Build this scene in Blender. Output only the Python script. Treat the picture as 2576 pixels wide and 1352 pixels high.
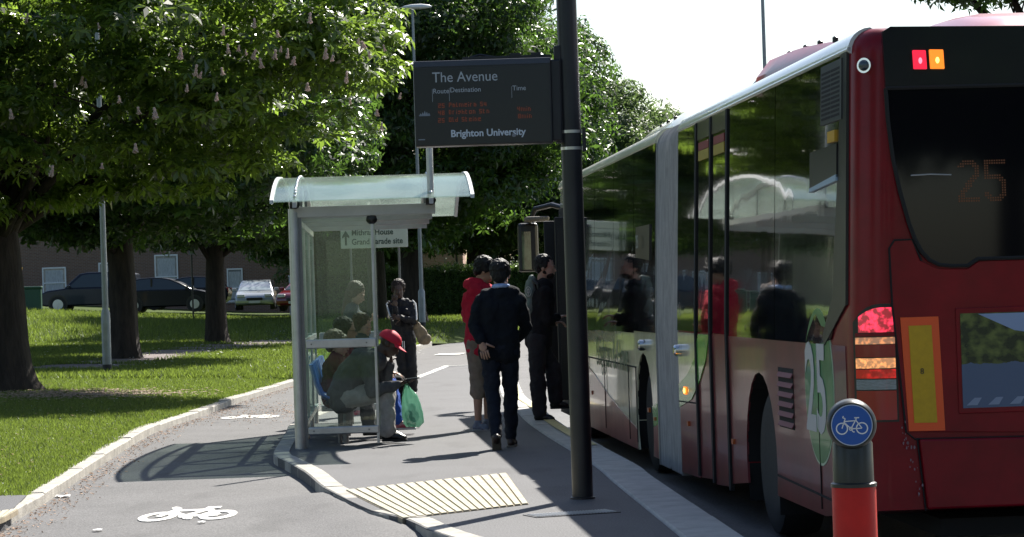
import bpy, bmesh, math, random
import numpy as np
from mathutils import Vector, Matrix, Euler
for o in list(bpy.data.objects): bpy.data.objects.remove(o)
SC = bpy.context.scene
COL = SC.collection
rad = math.radians
# ------------------------------------------------------------------ camera
CAMH, FPX, PITCH, ROLL = 1.4, 6440.0, math.atan(64/6440), 0.032
fw = Vector((0, math.cos(PITCH), math.sin(PITCH))); r0 = Vector((1,0,0)); u0v = r0.cross(fw)
rt = r0*math.cos(ROLL) - u0v*math.sin(ROLL); up = u0v*math.cos(ROLL) + r0*math.sin(ROLL)
cd = bpy.data.cameras.new('camera'); cam = bpy.data.objects.new('camera', cd); COL.objects.link(cam)
cd.sensor_width = 36; cd.lens = 90; cd.clip_end = 3000; cd.clip_start = .1
M = Matrix((rt, up, -fw)).transposed().to_4x4(); M.translation = (0,0,CAMH); cam.matrix_world = M
SC.camera = cam
# ------------------------------------------------------------------ sky, sun, exposure
SUN = Vector((.47,.95,1.0)).normalized()
W = bpy.data.worlds.new('World'); SC.world = W; W.use_nodes = True
nt = W.node_tree; bg = nt.nodes['Background']; sky = nt.nodes.new('ShaderNodeTexSky'); sky.sky_type = 'NISHITA'
sky.sun_disc = False; sky.sun_elevation = math.asin(SUN.z); sky.sun_rotation = math.atan2(SUN.x, SUN.y)
sky.dust_density = 1.0; sky.air_density = 1.0
nt.links.new(sky.outputs[0], bg.inputs[0]); bg.inputs[1].default_value = .07
sl = bpy.data.lights.new('sun', 'SUN'); sl.energy = 5; sl.angle = rad(.5); sl.color = (1,.95,.87)
so = bpy.data.objects.new('sun', sl); COL.objects.link(so); so.rotation_euler = (-SUN).to_track_quat('-Z','Y').to_euler()
vs = SC.view_settings; vs.view_transform = 'Standard'; vs.look = 'None'; vs.exposure = 1.15; vs.gamma = 1
# ------------------------------------------------------------------ measuring: picture point -> place on the ground
def ray(u, v): return (fw + rt*((u-1288)/FPX) + up*(-(v-676)/FPX)).normalized()
def rise(y): return .0026*max(0.0, y-30)
def P(u, v, off=0.0, f=None):
    d = ray(u, v); z = off
    for k in range(30):
        t = (z-CAMH)/d.z if abs(d.z) > 1e-6 else 300
        t = max(1, min(t, 400)); x, y = d.x*t, d.y*t
        z2 = f(x, y) if f else off + rise(y)
        z = .5*z+.5*z2
    return Vector((x, y, z))
def PY(u, v, Y): d = ray(u, v); t = Y/d.y; return Vector((d.x*t, Y, CAMH+d.z*t))
# ------------------------------------------------------------------ materials
MT = {}
def mat(name, col, rough=.6, metal=0, spec=.5, var=0, vs_=8, bump=0, bs=40, coat=0, col2=None, emis=None, es=0, trans=0, stretch=None, wav=0, alpha=1):
    if name in MT: return MT[name]
    m = bpy.data.materials.new(name); m.use_nodes = True; n = m.node_tree; b = n.nodes['Principled BSDF']; L = n.links.new
    b.inputs['Base Color'].default_value = (*col,1); b.inputs['Roughness'].default_value = rough; b.inputs['Metallic'].default_value = metal
    b.inputs['Specular IOR Level'].default_value = spec; b.inputs['Coat Weight'].default_value = coat; b.inputs['Coat Roughness'].default_value = .05
    tc = n.nodes.new('ShaderNodeTexCoord'); mp = n.nodes.new('ShaderNodeMapping'); L(tc.outputs['Object'], mp.inputs[0])
    if stretch: mp.inputs['Scale'].default_value = stretch
    if var or col2:
        nz = n.nodes.new('ShaderNodeTexNoise'); nz.inputs['Scale'].default_value = vs_; nz.inputs['Detail'].default_value = 8; nz.inputs['Roughness'].default_value = .65
        L(mp.outputs[0], nz.inputs[0]); rp = n.nodes.new('ShaderNodeValToRGB')
        c2 = col2 if col2 else tuple(min(1,c*(1+var)) for c in col); c1 = col if col2 else tuple(c*(1-var) for c in col)
        rp.color_ramp.elements[0].position = .35; rp.color_ramp.elements[1].position = .65
        rp.color_ramp.elements[0].color = (*c1,1); rp.color_ramp.elements[1].color = (*c2,1)
        L(nz.outputs[0], rp.inputs[0]); L(rp.outputs[0], b.inputs['Base Color'])
    if bump or wav:
        nb = n.nodes.new('ShaderNodeTexNoise'); nb.inputs['Scale'].default_value = bs; nb.inputs['Detail'].default_value = 6 if bump else 1
        L(mp.outputs[0], nb.inputs[0]); bp = n.nodes.new('ShaderNodeBump'); bp.inputs['Strength'].default_value = bump or wav; bp.inputs['Distance'].default_value = .02
        L(nb.outputs[0], bp.inputs['Height']); L(bp.outputs[0], b.inputs['Normal'])
    if emis: b.inputs['Emission Color'].default_value = (*emis,1); b.inputs['Emission Strength'].default_value = es
    if trans or alpha < 1:
        out = n.nodes['Material Output']; mx = n.nodes.new('ShaderNodeMixShader')
        if trans:
            t = n.nodes.new('ShaderNodeBsdfTranslucent'); t.inputs[0].default_value = (*(trans if isinstance(trans, tuple) else col),1); mx.inputs[0].default_value = .5
            L(b.outputs[0], mx.inputs[1]); L(t.outputs[0], mx.inputs[2]); last = mx
        else: last = b
        if alpha < 1:
            m2 = n.nodes.new('ShaderNodeMixShader'); tr = n.nodes.new('ShaderNodeBsdfTransparent'); m2.inputs[0].default_value = alpha
            L(tr.outputs[0], m2.inputs[1]); L(last.outputs[0], m2.inputs[2]); last = m2
        L(last.outputs[0], out.inputs[0])
    MT[name] = m; return m
def leafmat(name, c1, c2, tcol, rough=.38, tf=.45, spec=.5):
    m = bpy.data.materials.new(name); m.use_nodes = True; n = m.node_tree; b = n.nodes['Principled BSDF']; L = n.links.new
    g = n.nodes.new('ShaderNodeNewGeometry'); rp = n.nodes.new('ShaderNodeValToRGB'); rp.color_ramp.elements[0].color = (*c1,1); rp.color_ramp.elements[1].color = (*c2,1)
    L(g.outputs['Random Per Island'], rp.inputs[0]); L(rp.outputs[0], b.inputs[0]); b.inputs['Roughness'].default_value = rough; b.inputs['Specular IOR Level'].default_value = spec
    t = n.nodes.new('ShaderNodeBsdfTranslucent'); h = n.nodes.new('ShaderNodeHueSaturation'); h.inputs['Color'].default_value = (*tcol,1)
    mr = n.nodes.new('ShaderNodeMapRange'); mr.inputs[3].default_value = .5; mr.inputs[4].default_value = 1.25; L(g.outputs['Random Per Island'], mr.inputs[0]); L(mr.outputs[0], h.inputs['Value'])
    L(h.outputs[0], t.inputs[0]); mx = n.nodes.new('ShaderNodeMixShader'); mx.inputs[0].default_value = tf
    L(b.outputs[0], mx.inputs[1]); L(t.outputs[0], mx.inputs[2]); L(mx.outputs[0], n.nodes['Material Output'].inputs[0]); MT[name] = m; return m
def glassmat(name, tint, refl=.1, dirt=.05, rough=.02, dcol=(.5,.5,.48), bump=0):
    m = bpy.data.materials.new(name); m.use_nodes = True; n = m.node_tree; n.nodes.clear(); L = n.links.new
    out = n.nodes.new('ShaderNodeOutputMaterial'); tr = n.nodes.new('ShaderNodeBsdfTransparent'); tr.inputs[0].default_value = (*tint,1)
    gl = n.nodes.new('ShaderNodeBsdfGlossy'); gl.inputs['Roughness'].default_value = rough; gl.inputs[0].default_value = (.82,.92,.86,1)
    df = n.nodes.new('ShaderNodeBsdfDiffuse'); df.inputs[0].default_value = (*dcol,1); tl = n.nodes.new('ShaderNodeBsdfTranslucent'); tl.inputs[0].default_value = (*dcol,1)
    a = n.nodes.new('ShaderNodeMixShader'); L(df.outputs[0], a.inputs[1]); L(tl.outputs[0], a.inputs[2])
    nz = n.nodes.new('ShaderNodeTexNoise'); nz.inputs['Scale'].default_value = 4; nz.inputs['Detail'].default_value = 8; mr = n.nodes.new('ShaderNodeMapRange')
    mr.inputs[1].default_value = .35; mr.inputs[2].default_value = .7; mr.inputs[3].default_value = dirt*.6; mr.inputs[4].default_value = dirt*1.5; L(nz.outputs[0], mr.inputs[0])
    b = n.nodes.new('ShaderNodeMixShader'); L(mr.outputs[0], b.inputs[0]); L(tr.outputs[0], b.inputs[1]); L(a.outputs[0], b.inputs[2])
    fr = n.nodes.new('ShaderNodeLayerWeight'); fr.inputs[0].default_value = .35; ml = n.nodes.new('ShaderNodeMath'); ml.operation = 'MULTIPLY_ADD'; ml.inputs[1].default_value = .4; ml.inputs[2].default_value = refl*.15
    L(fr.outputs['Fresnel'], ml.inputs[0]); c = n.nodes.new('ShaderNodeMixShader'); L(ml.outputs[0], c.inputs[0]); L(b.outputs[0], c.inputs[1]); L(gl.outputs[0], c.inputs[2])
    L(c.outputs[0], out.inputs[0]); MT[name] = m; return m
# ------------------------------------------------------------------ mesh builder
class MB:
    def __init__(s): s.v = []; s.f = []; s.mi = []; s.m = 0
    def add(s, vs, fs):
        k = len(s.v); s.v += [tuple(p) for p in vs]; s.f += [tuple(i+k for i in f) for f in fs]; s.mi += [s.m]*len(fs); return s
    def box(s, c, d, rot=None, taper=1.0):
        x, y, z = d[0]/2, d[1]/2, d[2]/2
        vs = [Vector((a*x*(taper if cz > 0 else 1), b*y*(taper if cz > 0 else 1), cz*z)) for cz in (-1,1) for a, b in ((-1,-1),(1,-1),(1,1),(-1,1))]
        if rot is not None: vs = [rot @ p for p in vs]
        vs = [p+Vector(c) for p in vs]
        return s.add(vs, [(3,2,1,0),(4,5,6,7),(0,1,5,4),(1,2,6,5),(2,3,7,6),(3,0,4,7)])
    def bar(s, a, b, w, h):
        a, b = Vector(a), Vector(b); d = (b-a); q = d.to_track_quat('Z','Y').to_matrix()
        return s.box((a+b)/2, (w, h, d.length), q)
    def tube(s, path, radii, n=10, caps=True, squash=1.0):
        path = [Vector(p) for p in path]; m = len(path)
        if not isinstance(radii, (list, tuple)): radii = [radii]*m
        vs = []; fs = []; prev = None
        for i, p in enumerate(path):
            t = (path[min(i+1,m-1)]-path[max(i-1,0)]).normalized()
            if prev is None:
                a = Vector((0,0,1)) if abs(t.z) < .9 else Vector((1,0,0)); x = t.cross(a).normalized()
            else: x = (prev - t*prev.dot(t)).normalized()
            prev = x; y = t.cross(x)
            for k in range(n):
                a = 2*math.pi*k/n; vs.append(p + (x*math.cos(a) + y*math.sin(a)*squash)*radii[i])
        for i in range(m-1):
            for k in range(n): fs.append((i*n+k, i*n+(k+1)%n, (i+1)*n+(k+1)%n, (i+1)*n+k))
        if caps: fs.append(tuple(range(n-1,-1,-1))); fs.append(tuple((m-1)*n+k for k in range(n)))
        return s.add(vs, fs)
    def lathe(s, prof, c=(0,0,0), n=24, axis='Z'):
        vs = []; fs = []
        for r, z in prof:
            for k in range(n):
                a = 2*math.pi*k/n; p = (r*math.cos(a), r*math.sin(a), z)
                if axis == 'X': p = (p[2], p[0], p[1])
                if axis == 'Y': p = (p[1], p[2], p[0])
                vs.append(Vector(p)+Vector(c))
        for i in range(len(prof)-1):
            for k in range(n): fs.append((i*n+k, i*n+(k+1)%n, (i+1)*n+(k+1)%n, (i+1)*n+k))
        fs.append(tuple(range(n-1,-1,-1))); fs.append(tuple((len(prof)-1)*n+k for k in range(n)))
        return s.add(vs, fs)
    def ell(s, c, r, basis=None, n=14, m=9):
        c = Vector(c); vs = []; fs = []
        for i in range(m+1):
            th = math.pi*i/m
            for k in range(n):
                a = 2*math.pi*k/n; p = Vector((r[0]*math.sin(th)*math.cos(a), r[1]*math.sin(th)*math.sin(a), r[2]*math.cos(th)))
                if basis: p = basis[0]*p.x + basis[1]*p.y + basis[2]*p.z
                vs.append(c+p)
        for i in range(m):
            for k in range(n): fs.append((i*n+k, (i+1)*n+k, (i+1)*n+(k+1)%n, i*n+(k+1)%n))
        return s.add(vs, fs)
    def cap(s, a, ra, b, rb, n=12):
        a, b = Vector(a), Vector(b); s.ell(a, (ra,)*3, n=n, m=8); s.ell(b, (rb,)*3, n=n, m=8)
        if (b-a).length > 1e-4: s.tube([a, b], [ra, rb], n)
        return s
    def prism(s, pts, f0, f1):          # pts 2-D; f0, f1 map a 2-D point to front / back
        n = len(pts); vs = [f0(*p) for p in pts]+[f1(*p) for p in pts]
        fs = [tuple(range(n)), tuple(range(2*n-1, n-1, -1))] + [(i, i+n, (i+1)%n+n, (i+1)%n) for i in range(n)]
        return s.add(vs, fs)
    def build(s, name, mats, parent=None, smooth=False, bevel=0, loc=None):
        me = bpy.data.meshes.new(name); me.from_pydata(s.v, [], s.f)
        for m in (mats if isinstance(mats, (list,tuple)) else [mats]): me.materials.append(m)
        if any(s.mi): me.polygons.foreach_set('material_index', s.mi)
        bm = bmesh.new(); bm.from_mesh(me); bmesh.ops.remove_doubles(bm, verts=bm.verts, dist=1e-5); bmesh.ops.recalc_face_normals(bm, faces=bm.faces); bm.to_mesh(me); bm.free()
        o = bpy.data.objects.new(name, me); COL.objects.link(o)
        if parent: o.parent = parent
        if loc is not None: o.location = loc
        if smooth:
            me.polygons.foreach_set('use_smooth', [True]*len(me.polygons))
            if smooth != 2: me.set_sharp_from_angle(angle=rad(40))
        if bevel:
            b = o.modifiers.new('bevel','BEVEL'); b.width = bevel; b.segments = 2; b.limit_method = 'ANGLE'; b.angle_limit = rad(40)
        return o
def tag(o, label=None, cat=None, group=None, kind=None):
    if label: o['label'] = label
    if cat: o['category'] = cat
    if group: o['group'] = group
    if kind: o['kind'] = kind
    return o
def empty(name, loc, rz=0, label=None, cat=None, group=None):
    o = bpy.data.objects.new(name, None); COL.objects.link(o); o.location = loc; o.rotation_euler = (0,0,rz); o.empty_display_size = .2
    return tag(o, label, cat, group)
def copy_tree(o, parent=None):
    c = o.copy(); COL.objects.link(c)
    if parent: c.parent = parent
    for ch in [k for k in bpy.data.objects if k.parent == o]: copy_tree(ch, c)
    return c
def text(name, body, size, m, parent, origin, right, upv, ext=.001, align='LEFT', bold=0, sx=1.0):
    cu = bpy.data.curves.new(name, 'FONT'); cu.body = body; cu.size = size; cu.extrude = ext; cu.align_x = align; cu.offset = bold; cu.resolution_u = 3
    t = bpy.data.objects.new(name, cu); COL.objects.link(t); bpy.context.view_layer.update()
    me = bpy.data.meshes.new_from_object(t.evaluated_get(bpy.context.evaluated_depsgraph_get())); bpy.data.objects.remove(t)
    right, upv = Vector(right).normalized(), Vector(upv).normalized(); nn = right.cross(upv)
    Mx = Matrix((right*sx, upv, nn)).transposed().to_4x4(); Mx.translation = Vector(origin); me.transform(Mx)
    me.materials.clear(); me.materials.append(m); me.name = name
    o = bpy.data.objects.new(name, me); COL.objects.link(o); o.parent = parent; return o
def remesh(mb, name, m, vox, smooth=4, fold=0, fs=.12, decim=None, seed=0):
    me = bpy.data.meshes.new(name); me.from_pydata(mb.v, [], mb.f); o = bpy.data.objects.new(name, me); COL.objects.link(o)
    r = o.modifiers.new('r','REMESH'); r.mode = 'VOXEL'; r.voxel_size = vox; r.use_smooth_shade = True
    s = o.modifiers.new('s','SMOOTH'); s.factor = .5; s.iterations = smooth
    if fold:
        tx = bpy.data.textures.new(name,'CLOUDS'); tx.noise_scale = fs; tx.noise_depth = 2
        d = o.modifiers.new('d','DISPLACE'); d.texture = tx; d.strength = fold; d.mid_level = .36; d.texture_coords = 'LOCAL'
    if decim: q = o.modifiers.new('q','DECIMATE'); q.ratio = decim
    bpy.context.view_layer.update()
    out = bpy.data.meshes.new_from_object(o.evaluated_get(bpy.context.evaluated_depsgraph_get())); bpy.data.objects.remove(o); out.name = name
    out.materials.clear(); out.materials.append(m); out.polygons.foreach_set('use_smooth', [True]*len(out.polygons))
    return out
def rnd(*a): return random.uniform(*a)

def repeat(name, mb, m, parent, places, smooth=True):
    first = mb.build(name, m, parent, smooth=smooth); first.location = places[0]
    for p in places[1:]: c = first.copy(); COL.objects.link(c); c.location = p
# ================================================================== THE GROUND
def asphalt(name, c, sc=60, patch=.16):
    m = bpy.data.materials.new(name); m.use_nodes = True; n = m.node_tree; b = n.nodes['Principled BSDF']; L = n.links.new
    tc = n.nodes.new('ShaderNodeTexCoord'); a = n.nodes.new('ShaderNodeTexNoise'); a.inputs['Scale'].default_value = sc; a.inputs['Detail'].default_value = 4
    d = n.nodes.new('ShaderNodeTexNoise'); d.inputs['Scale'].default_value = .9; d.inputs['Detail'].default_value = 9; d.inputs['Roughness'].default_value = .7
    L(tc.outputs['Object'], a.inputs[0]); L(tc.outputs['Object'], d.inputs[0])
    r1 = n.nodes.new('ShaderNodeMapRange'); r1.inputs[1].default_value = .3; r1.inputs[2].default_value = .7; r1.inputs[3].default_value = .62; r1.inputs[4].default_value = 1.38; L(a.outputs[0], r1.inputs[0])
    r2 = n.nodes.new('ShaderNodeMapRange'); r2.inputs[1].default_value = .3; r2.inputs[2].default_value = .7; r2.inputs[3].default_value = 1-patch; r2.inputs[4].default_value = 1+patch; L(d.outputs[0], r2.inputs[0])
    mu = n.nodes.new('ShaderNodeMath'); mu.operation = 'MULTIPLY'; L(r1.outputs[0], mu.inputs[0]); L(r2.outputs[0], mu.inputs[1])
    vo = n.nodes.new('ShaderNodeTexVoronoi'); vo.inputs['Scale'].default_value = 2.3; L(tc.outputs['Object'], vo.inputs[0]); gm = n.nodes.new('ShaderNodeMapRange'); gm.inputs[1].default_value = .035; gm.inputs[2].default_value = .05; gm.inputs[3].default_value = 1.5; gm.inputs[4].default_value = 1; L(vo.outputs['Distance'], gm.inputs[0])
    st = n.nodes.new('ShaderNodeTexNoise'); st.inputs['Scale'].default_value = 2.2; st.inputs['Detail'].default_value = 5; mp_ = n.nodes.new('ShaderNodeMapping'); mp_.inputs['Scale'].default_value = (1,.35,1); L(tc.outputs['Object'], mp_.inputs[0]); L(mp_.outputs[0], st.inputs[0]); sm = n.nodes.new('ShaderNodeMapRange'); sm.inputs[1].default_value = .56; sm.inputs[2].default_value = .68; sm.inputs[3].default_value = 1; sm.inputs[4].default_value = .80; L(st.outputs[0], sm.inputs[0])
    m2_ = n.nodes.new('ShaderNodeMath'); m2_.operation = 'MULTIPLY'; L(gm.outputs[0], m2_.inputs[0]); L(sm.outputs[0], m2_.inputs[1]); m3_ = n.nodes.new('ShaderNodeMath'); m3_.operation = 'MULTIPLY'; L(mu.outputs[0], m3_.inputs[0]); L(m2_.outputs[0], m3_.inputs[1]); mu = m3_
    vm = n.nodes.new('ShaderNodeVectorMath'); vm.operation = 'SCALE'; vm.inputs[0].default_value = c; L(mu.outputs[0], vm.inputs['Scale']); L(vm.outputs[0], b.inputs[0])
    bp = n.nodes.new('ShaderNodeBump'); bp.inputs['Strength'].default_value = .5; bp.inputs['Distance'].default_value = .01; L(a.outputs[0], bp.inputs['Height']); L(bp.outputs[0], b.inputs['Normal'])
    b.inputs['Roughness'].default_value = .75; b.inputs['Specular IOR Level'].default_value = .35; return m
M_road = asphalt('road_asphalt', (.098,.099,.103), 45); M_cyc = asphalt('cycle_asphalt', (.108,.106,.106), 70); M_pave = asphalt('pavement_asphalt', (.098,.098,.102), 80, .1)
M_kerb = mat('kerb_concrete', (.36,.34,.30), .85, var=.25, vs_=6, bump=.3, bs=60); M_kerbw = mat('bus_kerb_concrete', (.40,.39,.37), .8, var=.15, vs_=5, bump=.2, bs=70)
M_soil = mat('lawn_soil', (.04,.06,.014), .95, spec=.1, col2=(.07,.10,.022), vs_=3)
M_white = mat('road_paint_white', (.72,.71,.66), .7, var=.15, vs_=30); M_yel = mat('road_paint_yellow', (.62,.52,.25), .7, var=.2, vs_=20)
# polylines measured in the picture, as places on the ground
KL = [P(u,v,-.08) for u,v in ((0,1336),(81,1286),(113,1267),(197,1210),(282,1154),(366,1101),(430,1074),(520,1044),(600,1014),(740,970),(850,938),(940,910),(1087,868))]
d0 = (KL[1]-KL[0]).normalized(); KL = [KL[0]-d0*1.3*k for k in (6,3,1)]+KL
def interp(poly, y):
    if y <= poly[0].y: return poly[0].x
    for a, b in zip(poly, poly[1:]):
        if a.y <= y <= b.y: return a.x+(b.x-a.x)*(y-a.y)/(b.y-a.y+1e-9)
    return poly[-1].x
FB = [P(1087,861,0), P(1190,845,0)]; YF = FB[0].y
def yfar(x): return YF if x < FB[0].x else YF + (x-FB[0].x)*(FB[1].y-FB[0].y)/(FB[1].x-FB[0].x) if x < FB[1].x else FB[1].y + (x-FB[1].x)*.3
def sstep(t): t = max(0,min(1,t)); return t*t*(3-2*t)
def zl(x, y):
    d = interp(KL, y) - .12 - x if y < YF else 6.0
    d = max(0, d); e = max(0, y-yfar(x)) if y >= YF else 99
    side = .03*min(d,6)
    if y >= YF:
        dd = interp(KL, YF)-.12-x; b0 = .03*min(dd,6) if dd > 0 else -.10*min(1,-dd/.5); side = b0+(.18-b0)*min(1, e/4)
    return rise(y) + side - .012 + sstep((y-58)/42)*(.32+.07*max(0,-x-11))*min(1, (e if y >= YF else d)/8)
def grid_sheet(name, m, xs, ys, zf, kind='structure'):
    mb = MB(); n = len(xs(ys[0])); vs = []; fs = []
    for y in ys:
        for x in xs(y): vs.append((x, y, zf(x, y)))
    for j in range(len(ys)-1):
        for i in range(n-1): fs.append((j*n+i, j*n+i+1, (j+1)*n+i+1, (j+1)*n+i))
    mb.add(vs, fs); return tag(mb.build(name, m, smooth=2), kind=kind)
def lin(a, b, n): return [a+(b-a)*i/n for i in range(n+1)]
grid_sheet('ground', mat('far_ground', (.05,.08,.02), .95, var=.3, vs_=.5), lambda y: lin(-900,900,20), lin(-300,1500,20), lambda x,y: -.45)
def zr_(x, y): return rise(y)-.27+.15*sstep((y-33)/16)
grid_sheet('road', M_road, lambda y: lin(-8,45,12), lin(-6,100,53), lambda x,y: zr_(x,y))
drop_a, drop_b = P(825,1232,0), P(970,1318,0)
def zc(x, y):
    p = Vector((x,y,0)); ab = drop_b-drop_a; t = max(0,min(1,(p-drop_a).dot(ab)/ab.length_squared)); dd = (p-(drop_a+ab*t)).length
    return -.08 - .036*sstep((y-46)/8) + rise(y) + .06*math.exp(-(dd/.38)**2)
def xs_c(y):
    a = interp(KL, y)-.05; b = .25 if y < 60 else .9
    return lin(a, b, 26)
cyc = grid_sheet('cycle_path', M_cyc, xs_c, lin(4, YF+1, 190), zc)
def xs_l(y): a = interp(KL, y)-.09; return [a-v for v in (60,45,34,26,20,16,13,10.5,8.5,7,5.6,4.4,3.3,2.3,1.5,.9,.4,0)]
MBl = MB()
ys = lin(3, YF, 90); n = 18; vs = [(x,y,zl(x,y)) for y in ys for x in xs_l(y)]
MBl.add(vs, [(j*n+i, j*n+i+1, (j+1)*n+i+1, (j+1)*n+i) for j in range(len(ys)-1) for i in range(n-1)])
kx_ = interp(KL,YF)-.12; xx = sorted([a for a in lin(-64, kx_, 24)+lin(FB[0].x+.3,30,20)]+[kx_+.1,kx_+.25,kx_+.5,FB[0].x]); tt = [0,.02,.05,.1,.17,.25,.34,.45,.57,.7,.85,1]; n = len(xx)
vs = [(x, yfar(x)+(175-yfar(x))*t, zl(x, yfar(x)+(175-yfar(x))*t+1e-3)) for t in tt for x in xx]
MBl.add(vs, [(j*n+i, j*n+i+1, (j+1)*n+i+1, (j+1)*n+i) for j in range(len(tt)-1) for i in range(n-1)])
tag(MBl.build('lawn', M_soil, smooth=2), kind='structure')
def PL(u, v): return P(u, v, f=zl)
# island outline
IL = [P(u,v,0) for u,v in ((1133,1352),(1020,1306),(966,1312),(831,1236),(804,1220),(766,1188),(716,1160),(688,1144),(696,1123),(718,1090),(742,1060),(845,1022),(960,980),(1055,945),(1115,922),(1190,920),(1258,915))]
IR = [P(u,v,0) for u,v in ((1711,1352),(1536,1209),(1491,1170),(1375,1098),(1322,1060),(1292,1027),(1261,1002),(1252,975),(1250,950))]
dl = (IL[0]-IL[1]).normalized(); IL[2] = IL[2].lerp((IL[1]+IL[3])/2, .6)
IL = [Vector((1.02,9.6,0)), Vector((.55,12.0,0))]+IL; dr = (IR[0]-IR[1]).normalized(); IR = [IR[0]+dr*((9.3-IR[0].y)/dr.y), IR[0]+dr*((12-IR[0].y)/dr.y)]+IR
def bez(pl, step=.5):
    out = []
    for i in range(len(pl)-1):
        p0 = pl[max(i-1,0)]; p1 = pl[i]; p2 = pl[i+1]; p3 = pl[min(i+2,len(pl)-1)]; n = max(2, int((p2-p1).length/step))
        for k in range(n):
            t = k/n; out.append(.5*((2*p1)+(p2-p0)*t+(2*p0-5*p1+4*p2-p3)*t*t+(3*p1-p0-3*p2+p3)*t**3))
    return out+[pl[-1]]
ILs = bez(IL, .4); IRs = bez(IR, .7)
ring = ILs + IRs[::-1]
mb = MB(); poly = [Vector((p.x,p.y,rise(p.y))) for p in ring]
bm = bmesh.new(); vv = [bm.verts.new(p) for p in poly]; f = bm.faces.new(vv); r = bmesh.ops.extrude_face_region(bm, geom=[f])
for e in r['geom']:
    if isinstance(e, bmesh.types.BMVert): e.co.z -= .2
bmesh.ops.recalc_face_normals(bm, faces=bm.faces); bmesh.ops.triangulate(bm, faces=bm.faces)
me = bpy.data.meshes.new('pavement'); bm.to_mesh(me); bm.free(); me.materials.append(M_pave)
tag(bpy.data.objects.new('pavement', me), kind='structure'); COL.objects.link(bpy.data.objects['pavement'])
# kerbs: stones laid end to end
def kerb(name, pl, w, h, m, zt, stone=.91, side=1, gap=.008, topvar=.004, bevel=.012):
    mb = MB(); pts = bez(pl, .15); acc = 0; cur = [pts[0]]
    def flush(c):
        if len(c) < 2: return
        L_ = len(c); dz = rnd(-topvar, topvar); vs = []
        for i, p in enumerate(c):
            t = (c[min(i+1,L_-1)]-c[max(i-1,0)]); t.z = 0; t.normalize(); nn = Vector((-t.y, t.x, 0))*side; q = p+t*(gap if i == 0 else 0)
            z = zt(p)+dz
            for a, b in ((0,-h),(0,-bevel),(bevel,0),(w,0),(w,-h)): vs.append((q.x+nn.x*a, q.y+nn.y*a, z+b))
        fs = [(i*5+k, i*5+(k+1)%5, (i+1)*5+(k+1)%5, (i+1)*5+k) for i in range(L_-1) for k in range(5)]
        fs += [(4,3,2,1,0), tuple((L_-1)*5+k for k in range(5))]; mb.add(vs, fs)
    for a, b in zip(pts, pts[1:]):
        acc += (b-a).length; cur.append(b)
        if acc > stone: flush(cur); cur = [b]; acc = 0
    flush(cur); return tag(mb.build(name, m), kind='structure')
KLt = [p for p in KL if p.y > 4]
kerb('lawn_kerb', KLt, .15, .2, M_kerb, lambda p: rise(p.y)+.006-.05*sstep((16.8-p.y)/1.2), side=1, topvar=.008)
dm = (drop_a+drop_b)/2
kerb('pavement_kerb', [p for p in IL[:14]], .15, .2, M_kerb, lambda p: rise(p.y)+.006-.014*math.exp(-((p-dm).length/.7)**2), side=-1, topvar=.003)
kerb('island_edging', [a.lerp(b,t) for a,b in zip(IL[14:],IL[15:]) for t in (0,.1,.3,.5,.7,.9)], .12, .18, M_white, lambda p: rise(p.y)+.006, side=-1)
kerb('bus_stop_kerb', IR, .33, .36, M_kerbw, lambda p: rise(p.y)+.008, side=-1, stone=1.0, bevel=.03, gap=.006)
# yellow line at the kerb foot, faint markings on the far road
def ribbon(name, pts, w, m, dz=.006, off=-.12, f=None, side=0, kind='structure'):
    mb = MB(); vs = []
    for i, p in enumerate(pts):
        t = (pts[min(i+1,len(pts)-1)]-pts[max(i-1,0)]); t.z = 0; t.normalize(); nn = Vector((-t.y,t.x,0))
        for a in (-w/2, 0, w/2):
            q = p+nn*(a+side); vs.append((q.x, q.y, (f(q.x,q.y) if f else off+rise(q.y))+dz))
    mb.add(vs, [(i*3+k, i*3+k+1, (i+1)*3+k+1, (i+1)*3+k) for i in range(len(pts)-1) for k in (0,1)])
    return tag(mb.build(name, m), kind=kind)
ribbon('yellow_road_line', [p for p in bez(IR[2:], .6) if p.y > 23], .11, M_yel, dz=.004, off=.0135, side=-.245)
ribbon('white_road_line', [P(1098,893,-.11), P(1165,891,-.11)], 1.3, M_white, dz=.0, off=-.1)
ribbon('give_way_line', [P(1318,958,-.12), P(1336,956,-.12)], .6, M_white, f=zr_)
ribbon('bay_marking', [P(1300,972,-.12), P(1338,966,-.12)], .3, M_yel, dz=.008, f=zr_)
M_path = mat('footpath_tarmac', (.16,.13,.125), .9, var=.2, vs_=5)
fp = bez([PL(u,v) for u,v in ((-60,935),(75,931),(160,930),(240,924),(300,914),(360,903),(430,893),(560,876),(720,861),(860,848),(1000,838))], 1.0)
ribbon('footpath', fp, 2.2, M_path, dz=.03, f=zl)
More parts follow.
